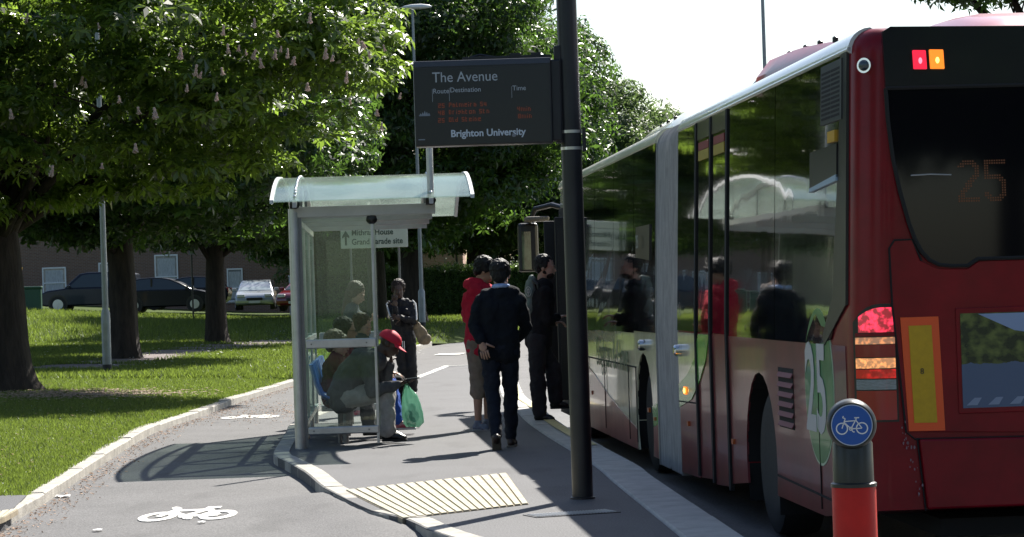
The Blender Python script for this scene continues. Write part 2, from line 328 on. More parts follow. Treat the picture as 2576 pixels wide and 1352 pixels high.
# small path left of the kerb at the corner, with its tactile slab
q = [P(-120,1247,0), P(73,1250,0), P(20,1305,0), P(-120,1345,0)]
mb = MB(); mb.add([(p.x-.02,p.y,.012) for p in q]+[(p.x-.02,p.y,-.1) for p in q], [(0,1,2,3),(7,6,5,4)]+[(i,i+4,(i+1)%4+4,(i+1)%4) for i in range(4)])
tag(mb.build('side_footpath', M_pave), kind='structure')
M_tac = mat('tactile_cream', (.50,.46,.35), .85, col2=(.38,.35,.26), vs_=5, bump=.3, bs=70); M_tac2 = mat('tactile_groove', (.30,.25,.17), .9, var=.3, vs_=9)
def tactile(name, c, nr, z0, across):
    a, b, cc, d = c; mb = MB(); g = MB()
    g.add([(p.x,p.y,z0+.004) for p in c]+[(p.x,p.y,z0-.03) for p in c], [(0,1,2,3),(7,6,5,4)]+[(i,i+4,(i+1)%4+4,(i+1)%4) for i in range(4)])
    for k in range(nr):
        for j in range(across):
            s0, s1 = (k+.13)/nr, (k+.87)/nr; t0, t1 = (j+.006)/across, (j+.994)/across
            f = lambda s,t: (a.lerp(b,s)).lerp(d.lerp(cc,s), t)
            qd = [f(s0,t0), f(s1,t0), f(s1,t1), f(s0,t1)]; e = rnd(-.0008,.0008)
            mb.add([(p.x,p.y,z0+.012+e) for p in qd]+[(p.x,p.y,z0+.003) for p in qd], [(0,1,2,3),(7,6,5,4)]+[(i,i+4,(i+1)%4+4,(i+1)%4) for i in range(4)])
    r = empty(name, (0,0,0)); tag(r, kind='structure'); g.build('groove_bed', M_tac2, r); mb.build('raised_bars', M_tac, r); return r
random.seed(3)
tc_ = [P(u,v,0) for u,v in ((868,1236),(1275,1193),(1330,1270),(1012,1307))]
tactile('tactile_paving', tc_, 17, 0, 6)
tc2 = [P(u,v,.012) for u,v in ((-60,1296),(46,1284),(12,1303),(-60,1330))]; tactile('corner_tactile_paving', tc2, 5, .013, 2)
# litter, light dashes, fallen blossom
g = MB(); gx = P(1440,1295,0)
a, b = P(1338,1300,0), P(1538,1287,0)
for k in range(26):
    p = a.lerp(b, (k+.5)/26); g.box((p.x,p.y,.006), (.006,.20,.006), Matrix.Rotation(.35,3,'Z'))
dr_ = MB(); dv = (b-a); ang = math.atan2(dv.y, dv.x)
dr_.box(((a.x+b.x)/2,(a.y+b.y)/2,.0025), (dv.length+.03,.24,.005), Matrix.Rotation(ang,3,'Z'))
dg = empty('light_dashes', (0,0,0), label='row of pale light dashes modelled as flat bars in the shaded pavement by the black pole', cat='light dashes')
dr_.build('dash_backing', mat('dash_backing_dark', (.05,.05,.055), .6, metal=.5), dg); g.build('dash_bars', mat('dash_pale', (.42,.44,.47), .4, metal=.6), dg)  # pale pieces over a dark strip stand in for dashes of light
M_lit = mat('litter_paper', (.8,.8,.78), .8)
for i,(u,v,s,lb) in enumerate(((157,1252,.06,'largest white scrap of litter on the cycle path beside the lawn kerb'),(246,1338,.035,'small white scrap of litter on the cycle path at the bottom edge of the photo'),(508,1318,.03,'small white scrap of litter just below the painted bicycle'))):
    p = P(u,v,-.08); m_ = MB(); m_.add([(s*math.cos(a)*(1+.4*math.sin(3*a)), s*1.3*math.sin(a), .004+.012*abs(math.sin(2*a+i))) for a in lin(0,6.28,8)[:-1]]+[(0,0,.014)], [(k,(k+1)%8,8) for k in range(8)])
    tag(m_.build('paper_litter', M_lit, loc=(p.x,p.y,zc(p.x,p.y)+.003)), lb, 'litter', 'scraps of paper on the cycle path')
def scatter_quads(name, m, gen, n, size, label, seed=1):
    random.seed(seed); mb = MB()
    for i in range(n):
        x, y, z = gen(); s = size*rnd(.5,1.4); a = rnd(0,3.14); c, sn = math.cos(a)*s, math.sin(a)*s; h = rnd(.002,.014)
        mb.add([(x-c,y-sn,z+h),(x+sn*.6,y-c*.6,z),(x+c,y+sn,z+h*.6),(x-sn*.6,y+c*.6,z+.002)], [(0,1,2,3)])
    return tag(mb.build(name, m), label, kind='stuff')
M_blos = mat('fallen_blossom', (.30,.17,.11), .9, col2=(.42,.30,.2), vs_=20)
KLc = bez([p for p in KL if 14 < p.y < 50], .3)
def g1():
    p = random.choice(KLc); dd = abs(random.gauss(0,.13)); x = p.x+.03+dd; y = p.y+rnd(-.3,.3); return x, y, zc(x,y)+.004
scatter_quads('fallen_blossom', M_blos, g1, 1500, .014, 'brown fallen chestnut blossom lying along the foot of the kerb', 4)
def g2():
    c = P(700,1035,-.08); x = c.x+random.gauss(0,.45); y = c.y+random.gauss(0,1.6); return x, y, zc(x,y)+.004
scatter_quads('blossom_drift', M_blos, g2, 900, .014, 'drift of brown blossom on the cycle path left of the shelter', 5)
def g3():
    x, y = random.gauss(0,1), random.gauss(0,1); c = PL(205,996); x = c.x+x*.75; y = c.y+y*.8; return x, y, zl(x,y)+.035
scatter_quads('bark_chips', mat('bark_chip', (.30,.20,.15), .95, col2=(.45,.35,.27), vs_=14), g3, 2600, .03, 'patch of pinkish bark chips on the lawn beside the big trunk', 6)
# bicycle symbol, 1 unit long
def bike(mb, F0, F1, t=.03):
    def ringp(cx, cy, R, w, rx=1):
        n = 28; o = [(cx+R*math.cos(2*math.pi*k/n), cy+R*math.sin(2*math.pi*k/n)) for k in range(n)]; i_ = [(cx+(R-w)*math.cos(2*math.pi*k/n), cy+(R-w)*math.sin(2*math.pi*k/n)) for k in range(n)]
        vs = [F0(*p) for p in o+i_]+[F1(*p) for p in o+i_]; fs = []
        for k in range(n): j = (k+1)%n; fs += [(k,j,n+j,n+k),(2*n+j,2*n+k,3*n+k,3*n+j),(k,2*n+k,2*n+j,j),(n+j,3*n+j,3*n+k,n+k)]
        mb.add(vs, fs)
    def seg(x0,y0,x1,y1,w=t):
        d = Vector((x1-x0,y1-y0)); L_ = d.length; d /= L_; n = Vector((-d.y,d.x))*w/2; mb.prism([(x0+n.x,y0+n.y),(x0-n.x,y0-n.y),(x1-n.x,y1-n.y),(x1+n.x,y1+n.y)], F0, F1)
    ringp(.19,.19,.19,t*1.15); ringp(.81,.19,.19,t*1.15)
    seg(.19,.19,.30,.50); seg(.30,.50,.22,.53); seg(.22,.53,.25,.58); seg(.27,.41,.62,.43); seg(.27,.38,.47,.18); seg(.47,.18,.65,.50); seg(.65,.50,.58,.52); seg(.58,.52,.73,.52)
    seg(.63,.44,.81,.19); seg(.47,.18,.81,.19); seg(.47,.18,.53,.08); seg(.53,.08,.58,.08); ringp(.47,.18,.065,.03)
def ground_bike(u0_, v0_, u1_, v1_, depth, name, t):
    a, b = P(u0_,v0_,-.08), P(u1_,v1_,-.08); X = (b-a); X.z = 0; Yv = Vector((-X.y,X.x,0)).normalized()*depth; mb = MB()
    F = lambda dz: (lambda x, y: (a.x+X.x*x+Yv.x*y, a.y+X.y*x+Yv.y*y, zc(a.x+X.x*x+Yv.x*y, a.y+X.y*x+Yv.y*y)+dz))
    bike(mb, F(.007), F(.003), t); return tag(mb.build(name, M_white), kind='structure')
ground_bike(330,1316,580,1308,2.0,'bicycle_marking',.072)
ground_bike(545,1056,690,1052,1.6,'far_bicycle_marking',.085)
# ================================================================== THE BUS
# local axes: x = inward from the kerb side, y = from the tail to the front, z = above the road
BO = Vector((1.86, 14.0, -.12)); BR = math.atan(.0735)
bus = empty('articulated_bus', BO, BR, 'long red and cream articulated single-deck bus stopped at the kerb with its rear lamps lit', 'bus')
def lean(z): return .065*max(0,(z-1.2))/1.7
M_red = mat('bus_red', (.19,.002,.009), .3, spec=.25, var=.22, vs_=2.5, coat=.06); M_reds = mat('bus_red_side', (.17,.03,.036), .28, var=.25, vs_=3, coat=.3, wav=.05, bs=2)
M_cream = mat('bus_cream', (.74,.70,.50), .2, var=.15, vs_=2.5, coat=.5, wav=.05, bs=2); M_green = mat('bus_green', (.14,.44,.10), .25, var=.15, vs_=3, coat=.5)
M_gls = mat('bus_glass', (.006,.008,.008), .015, spec=1.0, coat=1, wav=.11, bs=1.6, stretch=(1,1.3,.35)); M_glr = mat('bus_rear_glass', (.005,.005,.007), .04, spec=.3)
M_blk = mat('black_trim', (.008,.008,.009), .35); M_rub = mat('rubber', (.012,.012,.012), .85); M_rub2 = mat('tyre_rubber', (.02,.02,.021), .8, var=.3, vs_=30)
M_grv = mat('gutter_grey', (.62,.62,.60), .22, coat=.5); M_chr = mat('chrome', (.75,.75,.76), .15, metal=1); M_under = mat('underside', (.01,.01,.011), .9)
M_steel = mat('steel', (.5,.5,.5), .35, metal=.9)
Z0, ZT = .17, 2.93
def prof(zb, zt, R=.13, wd=2.55):
    pts = [(0,zb),(0,.6),(0,1.2),(lean(1.9),1.9),(lean(zt-R),zt-R)]
    for k in range(1,7): a = math.pi/2*k/6; pts.append((lean(zt-R)+R-R*math.cos(a), zt-R+R*math.sin(a)))
    return pts+[(wd-x,z) for x,z in pts[::-1]]
def loft(mb, rings, cap0=True, cap1=True):
    n = len(rings[0]); vs = [p for r in rings for p in r]; m = len(rings)
    fs = [(i*n+k, i*n+(k+1)%n, (i+1)*n+(k+1)%n, (i+1)*n+k) for i in range(m-1) for k in range(n)]
    if cap0: fs.append(tuple(range(n-1,-1,-1)))
    if cap1: fs.append(tuple((m-1)*n+k for k in range(n)))
    return mb.add(vs, fs)
def ring_at(y, ins, pr, top=.35, bot=0.0):
    out = []
    for x, z in pr:
        t = (z-Z0)/(ZT-Z0); z = max(z, .27-.10*min(1,y/.9)) if pr is not prb_ else z; out.append((ins + x*(2.55-2*ins)/2.55, y, z - ins*top*max(0,(t-.8)/.2) ))
    return out
def corner(R, n=6): return [(R-R*math.cos(math.pi/2*k/n), R-R*math.sin(math.pi/2*k/n)) for k in range(n+1)]   # (y, inset)
prb_ = None; pr = prof(Z0, ZT)
# rear body
mb = MB(); rings = [ring_at(y, ins, pr) for y, ins in [(0,.235)]+[(.22-.22*math.cos(a), .22-.22*math.sin(a)) for a in lin(.15,math.pi/2,6)]] + [ring_at(.9,0,pr), ring_at(7.05,0,pr)]
loft(mb, rings); rb = mb.build('rear_body', M_red, bus, smooth=True)
mb = MB(); prF = prof(.03, ZT); loft(mb, [ring_at(8.45,0,prF), ring_at(17.65,0,prF), ring_at(17.85,.06,prF), ring_at(17.94,.22,prF)]); fbod = mb.build('front_body', M_cream, bus, smooth=True)
# bellows: pleated ring
mb = MB(); rings = []; prb = prof(-.01, 2.94, .2)
for k in range(53):
    y = 7.05+1.4*k/52; ins = (.0 if k%2 else .045) + (.05 if k in (26,27,25) else 0)
    s_ = 1-2*ins/2.55
    rings.append([(1.275+(x-1.275)*s_, y, 1.5+(z-1.5)*(1-ins/1.4)) for x, z in prb])
loft(mb, rings, False, False); bl = mb.build('bellows', mat('bellows_fabric', (.40,.39,.385), .75, var=.2, vs_=3, stretch=(1,4,1)), bus)
mb = MB()
for y in (7.0, 8.40): loft(mb, [[(1.275+(x-1.275)*s, yy, 1.5+(z-1.5)*s) for x, z in prb] for yy, s in ((y,.99),(y,1.002),(y+.06,1.002),(y+.06,.99))], False, False)
mb.build('bellows_frame', mat('bellows_frame', (.3,.3,.3), .5, metal=.4), bus)
def S(y, z, off=0): return (lean(z)-off, y, z)
def side_panel(name, pts, m, d=.006, parent=bus, back=-.01):   # pts = (y, z) outline on the kerb side
    mb = MB(); pts2 = []
    for a, b in zip(pts, pts[1:]+pts[:1]):
        n = max(1, int(abs(a[1]-b[1])/.35) if min(a[1],b[1]) > 1.0 or max(a[1],b[1]) > 1.2 else 1)
        pts2 += [(a[0]+(b[0]-a[0])*k/n, a[1]+(b[1]-a[1])*k/n) for k in range(n)]
    mb.prism(pts2, lambda y,z: S(y,z,d), lambda y,z: S(y,z,back)); return mb.build(name, m, parent)
# kerb-side skins (red lower, cream swoosh, green stripe), each laid a few mm over the one below
def ell_pts(cy, cz, a, b, n=40): return [(cy+a*math.cos(2*math.pi*k/n), cz+b*math.sin(2*math.pi*k/n)) for k in range(n)]
AZ = .345
def arch_pts(c, r, y0, y1, z0, z1, zb2=None):   # skin outline with a wheel arch cut out of the bottom edge
    p = [(y0,z0)]
    a0 = math.asin(max(-1,min(1,(z0-AZ)/r)))
    for a in lin(math.pi-a0, a0, 14): p.append((c+r*math.cos(a), AZ+r*math.sin(a)))
    return p+[(y1,zb2 if zb2 is not None else z0),(y1,z1),(y0,z1)]
SL = 1.17
side_panel('lower_side_panel', [(.24,.24)]+arch_pts(3.12,.60,.95,4.38,.165,SL,.11)[:-1]+[(.24,SL)], M_reds, .005)
side_panel('lower_side_panel', [(5.98,.04),(7.0,.02),(7.0,SL),(5.98,SL)], M_reds, .005)
mb = MB()
for y0,y1 in ((4.45,5.16),(5.24,5.92)): mb.prism([(y0,.08),(y1,.05),(y1,SL),(y0,SL)], lambda y,z: S(y,z,.004), lambda y,z: S(y,z,-.01))
dl_ = mb.build('door_leaf', M_reds, bus); dl_['label'] = 'red lower half of the closed double door'
side_panel('cream_swoosh', [(5.99,.80),(7.0,.60),(7.0,1.165),(5.99,1.165)], M_cream, .009)
side_panel('green_stripe', [(5.28,SL-.005),(5.83,SL-.005),(6.04,.98),(6.5,.83),(7.0,.74),(7.0,.55),(6.3,.64),(5.83,.80),(5.5,.96)], M_green, .012)
for p in (): pass
# shut lines
M_gap = mat('shut_line', (.01,.01,.01), .9)
mb = MB()
for y in (1.045,): mb.bar(S(y,.2,.009), S(y,1.16,.009), .007, .007)
for y in (9.9, 10.5, 12.6, 14.3): mb.bar(S(y,.1,.012), S(y,.8,.012), .008, .008)
mb.bar(S(.3,.27,.006), S(2.5,.30,.006), .012, .012); mb.bar(S(5.98,.62,.014), S(7.0,.60,.014), .008, .01); mb.bar(S(9.9,.80,.006), S(15.8,.80,.006), .012, .012)
mb.build('shut_lines', M_gap, bus)
# windows, rear section
wins = [('side_window',[(.20,2.80),(.20,1.55),(.62,1.20),(.98,1.17),(2.45,1.17),(2.45,2.80)]),('side_window',[(2.47,1.17),(4.40,1.17),(4.40,2.80),(2.47,2.80)]),
        ('door_window',[(4.46,1.18),(5.15,1.18),(5.15,2.66),(4.46,2.66)]),('door_window',[(5.24,1.18),(5.92,1.18),(5.92,2.66),(5.24,2.66)]),('side_window',[(6.02,1.18),(7.0,1.18),(7.0,2.80),(6.02,2.80)]),
        ('side_window',[(8.46,1.14),(10.0,1.14),(10.0,2.80),(8.46,2.80)]),('side_window',[(10.02,1.12),(11.7,1.12),(11.7,2.80),(10.02,2.80)]),('side_window',[(11.72,1.11),(13.5,1.11),(13.5,2.80),(11.72,2.80)]),('side_window',[(13.52,1.10),(16.05,1.10),(16.05,2.80),(13.52,2.80)])]
for nm, p in wins: side_panel(nm, p, M_gls, .010)
side_panel('window_pillar', [(.19,2.81),(.19,1.40),(.80,1.165),(.84,1.22),(.56,1.45),(.42,2.2),(.34,2.81)], M_blk, .014)
side_panel('door_header', [(4.42,2.665),(5.96,2.665),(5.96,2.80),(4.42,2.80)], mat('door_header', (.10,.09,.06), .3, coat=.4), .012)
for y in (4.42, 5.20, 5.95): side_panel('door_seal', [(y-.035,.06),(y+.035,.06),(y+.035,2.80),(y-.035,2.80)], M_rub, .022)
for y0,y1 in ((4.55,5.05),(5.30,5.82)):
    mb = MB(); mb.prism([(y0,2.58),(y1,2.58),(y1,2.64),(y0,2.64)], lambda y,z: S(y,z,.016), lambda y,z: S(y,z,0)); mb.m = 1; mb.prism([(y0,2.50),(y1,2.50),(y1,2.576),(y0,2.576)], lambda y,z: S(y,z,.016), lambda y,z: S(y,z,0))
    mb.build('door_sticker', [mat('sticker_red', (.22,.02,.02), .5), mat('sticker_yellow', (.35,.26,.02), .5)], bus)
# roof gutter rail and cove
for nm, y0, y1, mm in (('roof_rail',.16,7.0,M_grv),('roof_rail',8.47,17.8,mat('roof_rail_cream', (.60,.58,.44), .3, coat=.3))):
    mb = MB(); mb.tube([(lean(2.80)-.006,y,2.815) for y in lin(y0,y1,6)], .013, 8); arc_ = [p for p in prof(Z0,ZT)[4:11]]; loft(mb, [[(x-.012,yy,z+.004) for x, z in arc_]+[(x+.02,yy,z-.02) for x, z in arc_[::-1]] for yy in (y0,y1)]); mb.build(nm, mm, bus, smooth=True)
# roof pods
def pod(name, y0, y1, x0, x1, h, mats, ysplit=None, slope=.55):
    mb = MB(); st = [(y0,.0),(y0+slope*.25,h*.55),(y0+slope,h),(y1-slope*1.6,h),(y1-slope*.5,h*.7),(y1,0)]
    rings = []
    for y, hh in st: rings.append([(x0-.05,y,2.85),(x0,y,2.90+hh*.55),(x0+.12,y,2.90+hh*.92),(x0+.3,y,2.90+hh),(x1-.3,y,2.90+hh),(x1-.12,y,2.90+hh*.92),(x1,y,2.90+hh*.55),(x1+.05,y,2.85)])
    loft(mb, rings); o = mb.build(name, mats, bus, smooth=2); return o
def pod2(y0, y1, x0, x1, hs, m, name='roof_pod'):
    mb = MB(); rings = []; n = len(hs)
    for i, hh in enumerate(hs):
        y = y0+(y1-y0)*i/(n-1); rings.append([(x0-.05,y,2.80),(x0,y,2.88+hh*.5),(x0+.10,y,2.88+hh*.9),(x0+.25,y,2.88+hh),(x1-.25,y,2.88+hh),(x1-.10,y,2.88+hh*.9),(x1,y,2.88+hh*.5),(x1+.05,y,2.80)])
    loft(mb, rings); return mb.build(name, m, bus, smooth=2)
pod2(1.0, 4.6, .30, 1.10, [0,.10,.16,.20,.24,.27,.29,.30,.31], M_red); pod2(4.61, 6.1, .32, 1.10, [.29,.27,.22,.16,.08,0], M_cream)
pod2(1.25, 5.6, 1.16, 2.25, [0,.26,.36,.40,.40,.38,.30,0], mat('pod_pale_red', (.55,.22,.25), .3, coat=.4))
pod('roof_pod', 8.8, 12.9, .36, 2.18, .26, M_cream, slope=.8)
mb = MB(); mb.lathe([(.02,-.06),(.02,.0),(.01,.008)], n=8)
repeat('pod_bolt', mb, M_blk, bus, [(.44,y,z) for y, z in ((2.4,3.10),(2.9,3.125),(3.4,3.145),(4.0,3.16),(9.9,3.125),(10.4,3.125),(10.9,3.115),(11.5,3.09))])
# rear face (y = 0), pieces stand proud toward -y
def Rr(x, z, off): return (x, -off, z)
def rear(name, pts, m, d=.008, back=.02, parent=bus, bevel=0):
    mb = MB(); mb.prism(pts, lambda x,z: Rr(x,z,d), lambda x,z: Rr(x,z,-back)); return mb.build(name, m, parent, bevel=bevel)
XR = lambda u: (u-2145)/463.0
ZR = lambda u, v: 1.52+((740-.032*(u-1288))-v)/463.0
rear('rear_top_panel', [(XR(u),ZR(u,v)) for u,v in ((2244,216),(2240,75),(2262,62))]+[(2.29,2.88),(2.33,2.84),(2.33,2.56)], mat('rear_gloss_black', (.012,.013,.018), .12, spec=.7, coat=.6), .020)
wpts = [(XR(u),ZR(u,v)) for u,v in ((2244,219),(2247,300),(2257,400),(2272,480),(2292,560),(2306,600),(2322,632),(2342,654),(2366,666),(2398,669),(2440,668),(2455,658),(2466,651))]
wall_ = wpts+[(2.55-wpts[-1][0],wpts[-1][1])]+[(2.55-x,z) for x,z in wpts[:-1][::-1]]
rw = rear('rear_window', wall_, M_glr, .018)
mb = MB(); ww = [(x,z) for x,z in wall_]; mb.tube([Rr(x,z,.018) for x,z in ww+[ww[0]]], .012, 6); mb.build('window_gasket', M_rub, rw)
rear('engine_cover', [(XR(2240),ZR(2240,625)),(XR(2252),ZR(2252,604)),(XR(2300),ZR(2300,600)),(XR(2318),ZR(2318,655)),(XR(2366),ZR(2366,676)),(XR(2440),ZR(2440,676)),(XR(2470),ZR(2470,656)),(2.55-XR(2470),ZR(2470,656)),(2.55-XR(2440),ZR(2440,676)),(2.55-XR(2318),ZR(2318,655)),(2.33,ZR(2240,604)),(2.33,.62),(XR(2268),ZR(2268,1090)),(XR(2243),ZR(2243,770))], M_red, .012, bevel=.004)
mb = MB(); q_ = [(XR(2322),ZR(2322,656)),(XR(2300),ZR(2300,602)),(XR(2254),ZR(2254,604)),(XR(2240),ZR(2240,625)),(XR(2243),ZR(2243,770)),(XR(2268),ZR(2268,1090)),(XR(2290),ZR(2290,1108)),(2.2,ZR(2500,1112))]
mb.tube([Rr(x,z,.012) for x,z in q_], .006, 6); mb.tube([Rr(XR(2296),ZR(2296,1105),.01),Rr(XR(2312),ZR(2312,1290),.01)], .005, 6); mb.build('cover_gap', M_gap, bus)
rear('bumper', [(XR(2300),ZR(2300,1108)),(2.26,ZR(2500,1114)),(2.24,.27),(XR(2316),.27)], M_red, .03, bevel=.012)
# lamps up top
ml_r = mat('lamp_red_lit', (.6,.01,.03), .3, emis=(1,.02,.06), es=.5); ml_r2 = mat('lamp_red_core', (1,.1,.15), .3, emis=(1,.25,.35), es=.8)
ml_o = mat('lamp_orange_lit', (.9,.25,.02), .3, emis=(1,.22,.02), es=.6); ml_o2 = mat('lamp_orange_core', (1,.6,.1), .3, emis=(1,.55,.12), es=1.6)
def lamp(name, u0,v0,u1,v1, ma, mb2, skew=.004):
    t = rear(name, [(XR(u0),ZR(u0,v1)),(XR(u1),ZR(u1,v1)),(XR(u1)-skew,ZR(u1,v0)),(XR(u0)-skew,ZR(u0,v0))], ma, .034, bevel=.004)
    cx, cz = (XR(u0)+XR(u1))/2, (ZR(u0,v0)+ZR(u1,v1))/2; m_ = MB(); m_.ell((cx,-.032,cz-.006), (.011,.008,.018)); m_.build('bulb', mb2, t, smooth=2); return t
lamp('brake_lamp', 2317,122,2351,170, ml_r, ml_r2)['label'] = 'lit red high-level brake lamp'; lamp('indicator_lamp', 2360,120,2396,169, ml_o, ml_o2)['label'] = 'lit orange high-level indicator lamp'
lamp('indicator_lamp', 2978,120,3014,169, ml_o, ml_o2); lamp('brake_lamp', 3023,122,3057,170, ml_r, ml_r2)
mb = MB(); c = Vector((.115,.04,ZR(2228,158))); nrm = Vector((-.62,-.78,0)).normalized(); sx_ = Vector((0,0,1)).cross(nrm)
mb.tube([c-nrm*.04, c+nrm*.012], [.042,.042], 20); cam_o = mb.build('lens_ring', M_chr, bus, smooth=True); m_ = MB(); m_.ell(c+nrm*.010, (.031,.031,.031)); m_.build('lens', mat('lens_dark', (.03,.05,.06), .08, spec=1), cam_o, smooth=2)
# tail lamp cluster on the corner
def cor(a, z, off=0):      # a = 0 rear face edge .. wraps on to the side
    R = .22; cx, cy = .22+.0, .22; th = a; return (cx-(R+off)*math.sin(th)-0*z+lean(z)*.8, cy-(R+off)*math.cos(th), z)
def corner_patch(name, a0, a1, z0, z1, m, off, parent, n=8, top_cut=0):
    mb = MB(); vs = []; fs = []
    for k in range(n+1):
        a = a0+(a1-a0)*k/n; zt = z1 - top_cut*max(0,(k/n-.35)/.65)**2
        for o_ in (off, -.01):
            vs.append(cor(a, z0, o_)); vs.append(cor(a, zt, o_))
    for k in range(n):
        b = k*4; fs += [(b,b+1,b+5,b+4),(b+2,b+6,b+7,b+3),(b+1,b+3,b+7,b+5),(b,b+4,b+6,b+2)]
    fs += [(0,2,3,1),(n*4,n*4+1,n*4+3,n*4+2)]; mb.add(vs, fs); return mb.build(name, m, parent, smooth=True)
A0, A1 = -.02, 1.02
zt_, zb_ = ZR(2200,775), ZR(2200,1060)
tl = corner_patch('tail_lamp', A0-.03, A1+.13, zb_-.012, zt_+.02, M_blk, .004, bus, top_cut=.10)
def emat(name, c, e1, es, sc=60, lo=.15):
    m = mat(name, c, .15, spec=.6, coat=.5); n = m.node_tree; b = n.nodes['Principled BSDF']; v = n.nodes.new('ShaderNodeTexNoise'); v.inputs['Scale'].default_value = sc; v.inputs['Detail'].default_value = 3
    tc = n.nodes.new('ShaderNodeTexCoord'); n.links.new(tc.outputs['Object'], v.inputs[0]); mr = n.nodes.new('ShaderNodeMapRange'); mr.inputs[1].default_value = .45; mr.inputs[2].default_value = .65; mr.inputs[3].default_value = es*lo; mr.inputs[4].default_value = es; n.links.new(v.outputs[0], mr.inputs[0])
    b.inputs['Emission Color'].default_value = (*e1,1); n.links.new(mr.outputs[0], b.inputs['Emission Strength']); return m
H_ = zt_-zb_
seg = [('brake_lens', .78, 1.0, emat('brake_lens', (.5,.01,.02), (1,.03,.09), .8, 30, .12)), ('red_lens', .745,.775, M_red), ('indicator_lens', .675,.735, emat('indicator_lens', (.7,.45,.3), (1,.32,.08), .4, 50, .2)), ('red_reflector', .56,.67, mat('red_refl', (.30,.006,.012), .2, coat=.5)),
       ('indicator_lens', .46,.55, emat('indicator_lens2', (.7,.45,.3), (1,.36,.08), .6, 50, .3)), ('red_lens', .37,.45, emat('red_lens_dim', (.4,.01,.012), (1,.02,.02), .3, 20, .2)), ('reversing_lens', .27,.36, mat('clear_lens', (.25,.27,.29), .1, spec=.8, var=.25, vs_=25, stretch=(1,1,6))), ('red_reflector', .0,.26, mat('red_refl2', (.36,.006,.012), .2, coat=.5))]
for nm, a, b_, m in seg: corner_patch(nm, A0+.02, A1 - (.10 if nm == 'brake_lens' else 0), zb_+a*H_, zb_+b_*H_, m, .012, tl, top_cut=.05 if nm == 'brake_lens' else 0)
# rear marker plate, advert, LED route number
pl = rear('marker_plate', [(XR(u),ZR(u,v)) for u,v in ((2275,1088),(2368,1086),(2360,797),(2262,800))], mat('plate_orange', (.85,.10,.015), .45, emis=(1,.12,.01), es=.0), .018)
rear('yellow_panel', [(XR(u),ZR(u,v)) for u,v in ((2289,1067),(2348,1066),(2341,819),(2282,821))], mat('plate_yellow', (.55,.33,.005), .5, var=.06, vs_=30), .021, parent=pl)
text('plate_mark', '8', .045, M_blk, pl, (XR(2308),-.0225,ZR(2308,943)), (1,0,0), (0,0,1))
rear('marker_plate', [(2.55-XR(u),ZR(u,v)) for u,v in ((2275,1088),(2368,1086),(2360,797),(2262,800))], MT['plate_orange'], .018)
ax0, ax1, az0, az1 = XR(2415), XR(2415)+.70, ZR(2415,1030), ZR(2415,790)
ad = rear('advert_frame', [(ax0-.022,az0-.03),(ax1+.022,az0-.03),(ax1+.022,az1+.03),(ax0-.022,az1+.03)], M_red, .022, bevel=.004)
def ad_mat():
    m = bpy.data.materials.new('advert_picture'); m.use_nodes = True; n = m.node_tree; b = n.nodes['Principled BSDF']; L = n.links.new; tc = n.nodes.new('ShaderNodeTexCoord'); sp = n.nodes.new('ShaderNodeSeparateXYZ'); L(tc.outputs['Generated'], sp.inputs[0])
    nz = n.nodes.new('ShaderNodeTexNoise'); nz.inputs['Scale'].default_value = 9; nz.inputs['Detail'].default_value = 8; L(tc.outputs['Generated'], nz.inputs[0]); tr = n.nodes.new('ShaderNodeValToRGB'); tr.color_ramp.elements[0].color = (.008,.02,.006,1); tr.color_ramp.elements[1].color = (.12,.15,.035,1); tr.color_ramp.elements[0].position = .42; tr.color_ramp.elements[1].position = .62; L(nz.outputs[0], tr.inputs[0])
    ad_ = n.nodes.new('ShaderNodeMath'); ad_.operation = 'MULTIPLY_ADD'; ad_.inputs[1].default_value = .12; L(nz.outputs[0], ad_.inputs[0]); L(sp.outputs['Z'], ad_.inputs[2])
    rp = n.nodes.new('ShaderNodeValToRGB'); rp.color_ramp.interpolation = 'CONSTANT'; e = rp.color_ramp.elements; e[0].color = (0,0,0,1); e[1].position = .52; e[1].color = (1,1,1,1); L(ad_.outputs[0], rp.inputs[0])
    mx = n.nodes.new('ShaderNodeMixRGB'); L(rp.outputs[0], mx.inputs[0]); mx.inputs[1].default_value = (.07,.11,.20,1); L(tr.outputs[0], mx.inputs[2]); L(mx.outputs[0], b.inputs[0]); b.inputs['Roughness'].default_value = .25; return m
ap = rear('advert_poster', [(ax0,az0),(ax1,az0),(ax1,az1),(ax0,az1)], ad_mat(), .026, parent=ad)
mb = MB(); M_pw = mat('poster_pale', (.22,.27,.38), .4)
for k in range(5):
    x = ax0+.02+k*.12; mb.prism([(x,az0+.015),(x+.06,az0+.015),(x+.085,az0+.055),(x+.045,az0+.055)], lambda x,z: Rr(min(x,ax1-.01),z,.0272), lambda x,z: Rr(min(x,ax1-.01),z,.024))
mb.build('poster_stripes', M_pw, ap); rear('poster_sky', [(ax0+.3,az1-.10),(ax1-.005,az1-.17),(ax1-.005,az1-.005),(ax0+.1,az1-.005)], mat('poster_sky', (.25,.33,.5), .4), .0268, parent=ap)
LEDo = mat('led_dim', (.06,.02,.006), .5, emis=(1,.32,.05), es=.012)
def dots(mb, rows, x, z, s, F, d=.62):
    for j, row in enumerate(rows):
        for i, ch in enumerate(row):
            if ch == '#': cx, cz = x+i*s, z-j*s; r_ = s*d/2; mb.add([F(cx-r_,cz-r_),F(cx+r_,cz-r_),F(cx+r_,cz+r_),F(cx-r_,cz+r_)], [(0,1,2,3)])
big = {'2':["  #####  "," ####### ","###   ###","       ##","       ##","       ##","      ###","     ### ","    ###  ","   ###   ","   ###   ","  ###    "," ###     "," ##      ","###      ","#########","#########"],
       '5':["#########","#########","##       ","##       ","##       ","##       ","#######  ","######## ","      ###","       ##","       ##","       ##","       ##","##     ##","###   ###"," ####### ","  #####  "]}
mb = MB(); F = lambda x,z: Rr(x,z,.0195)
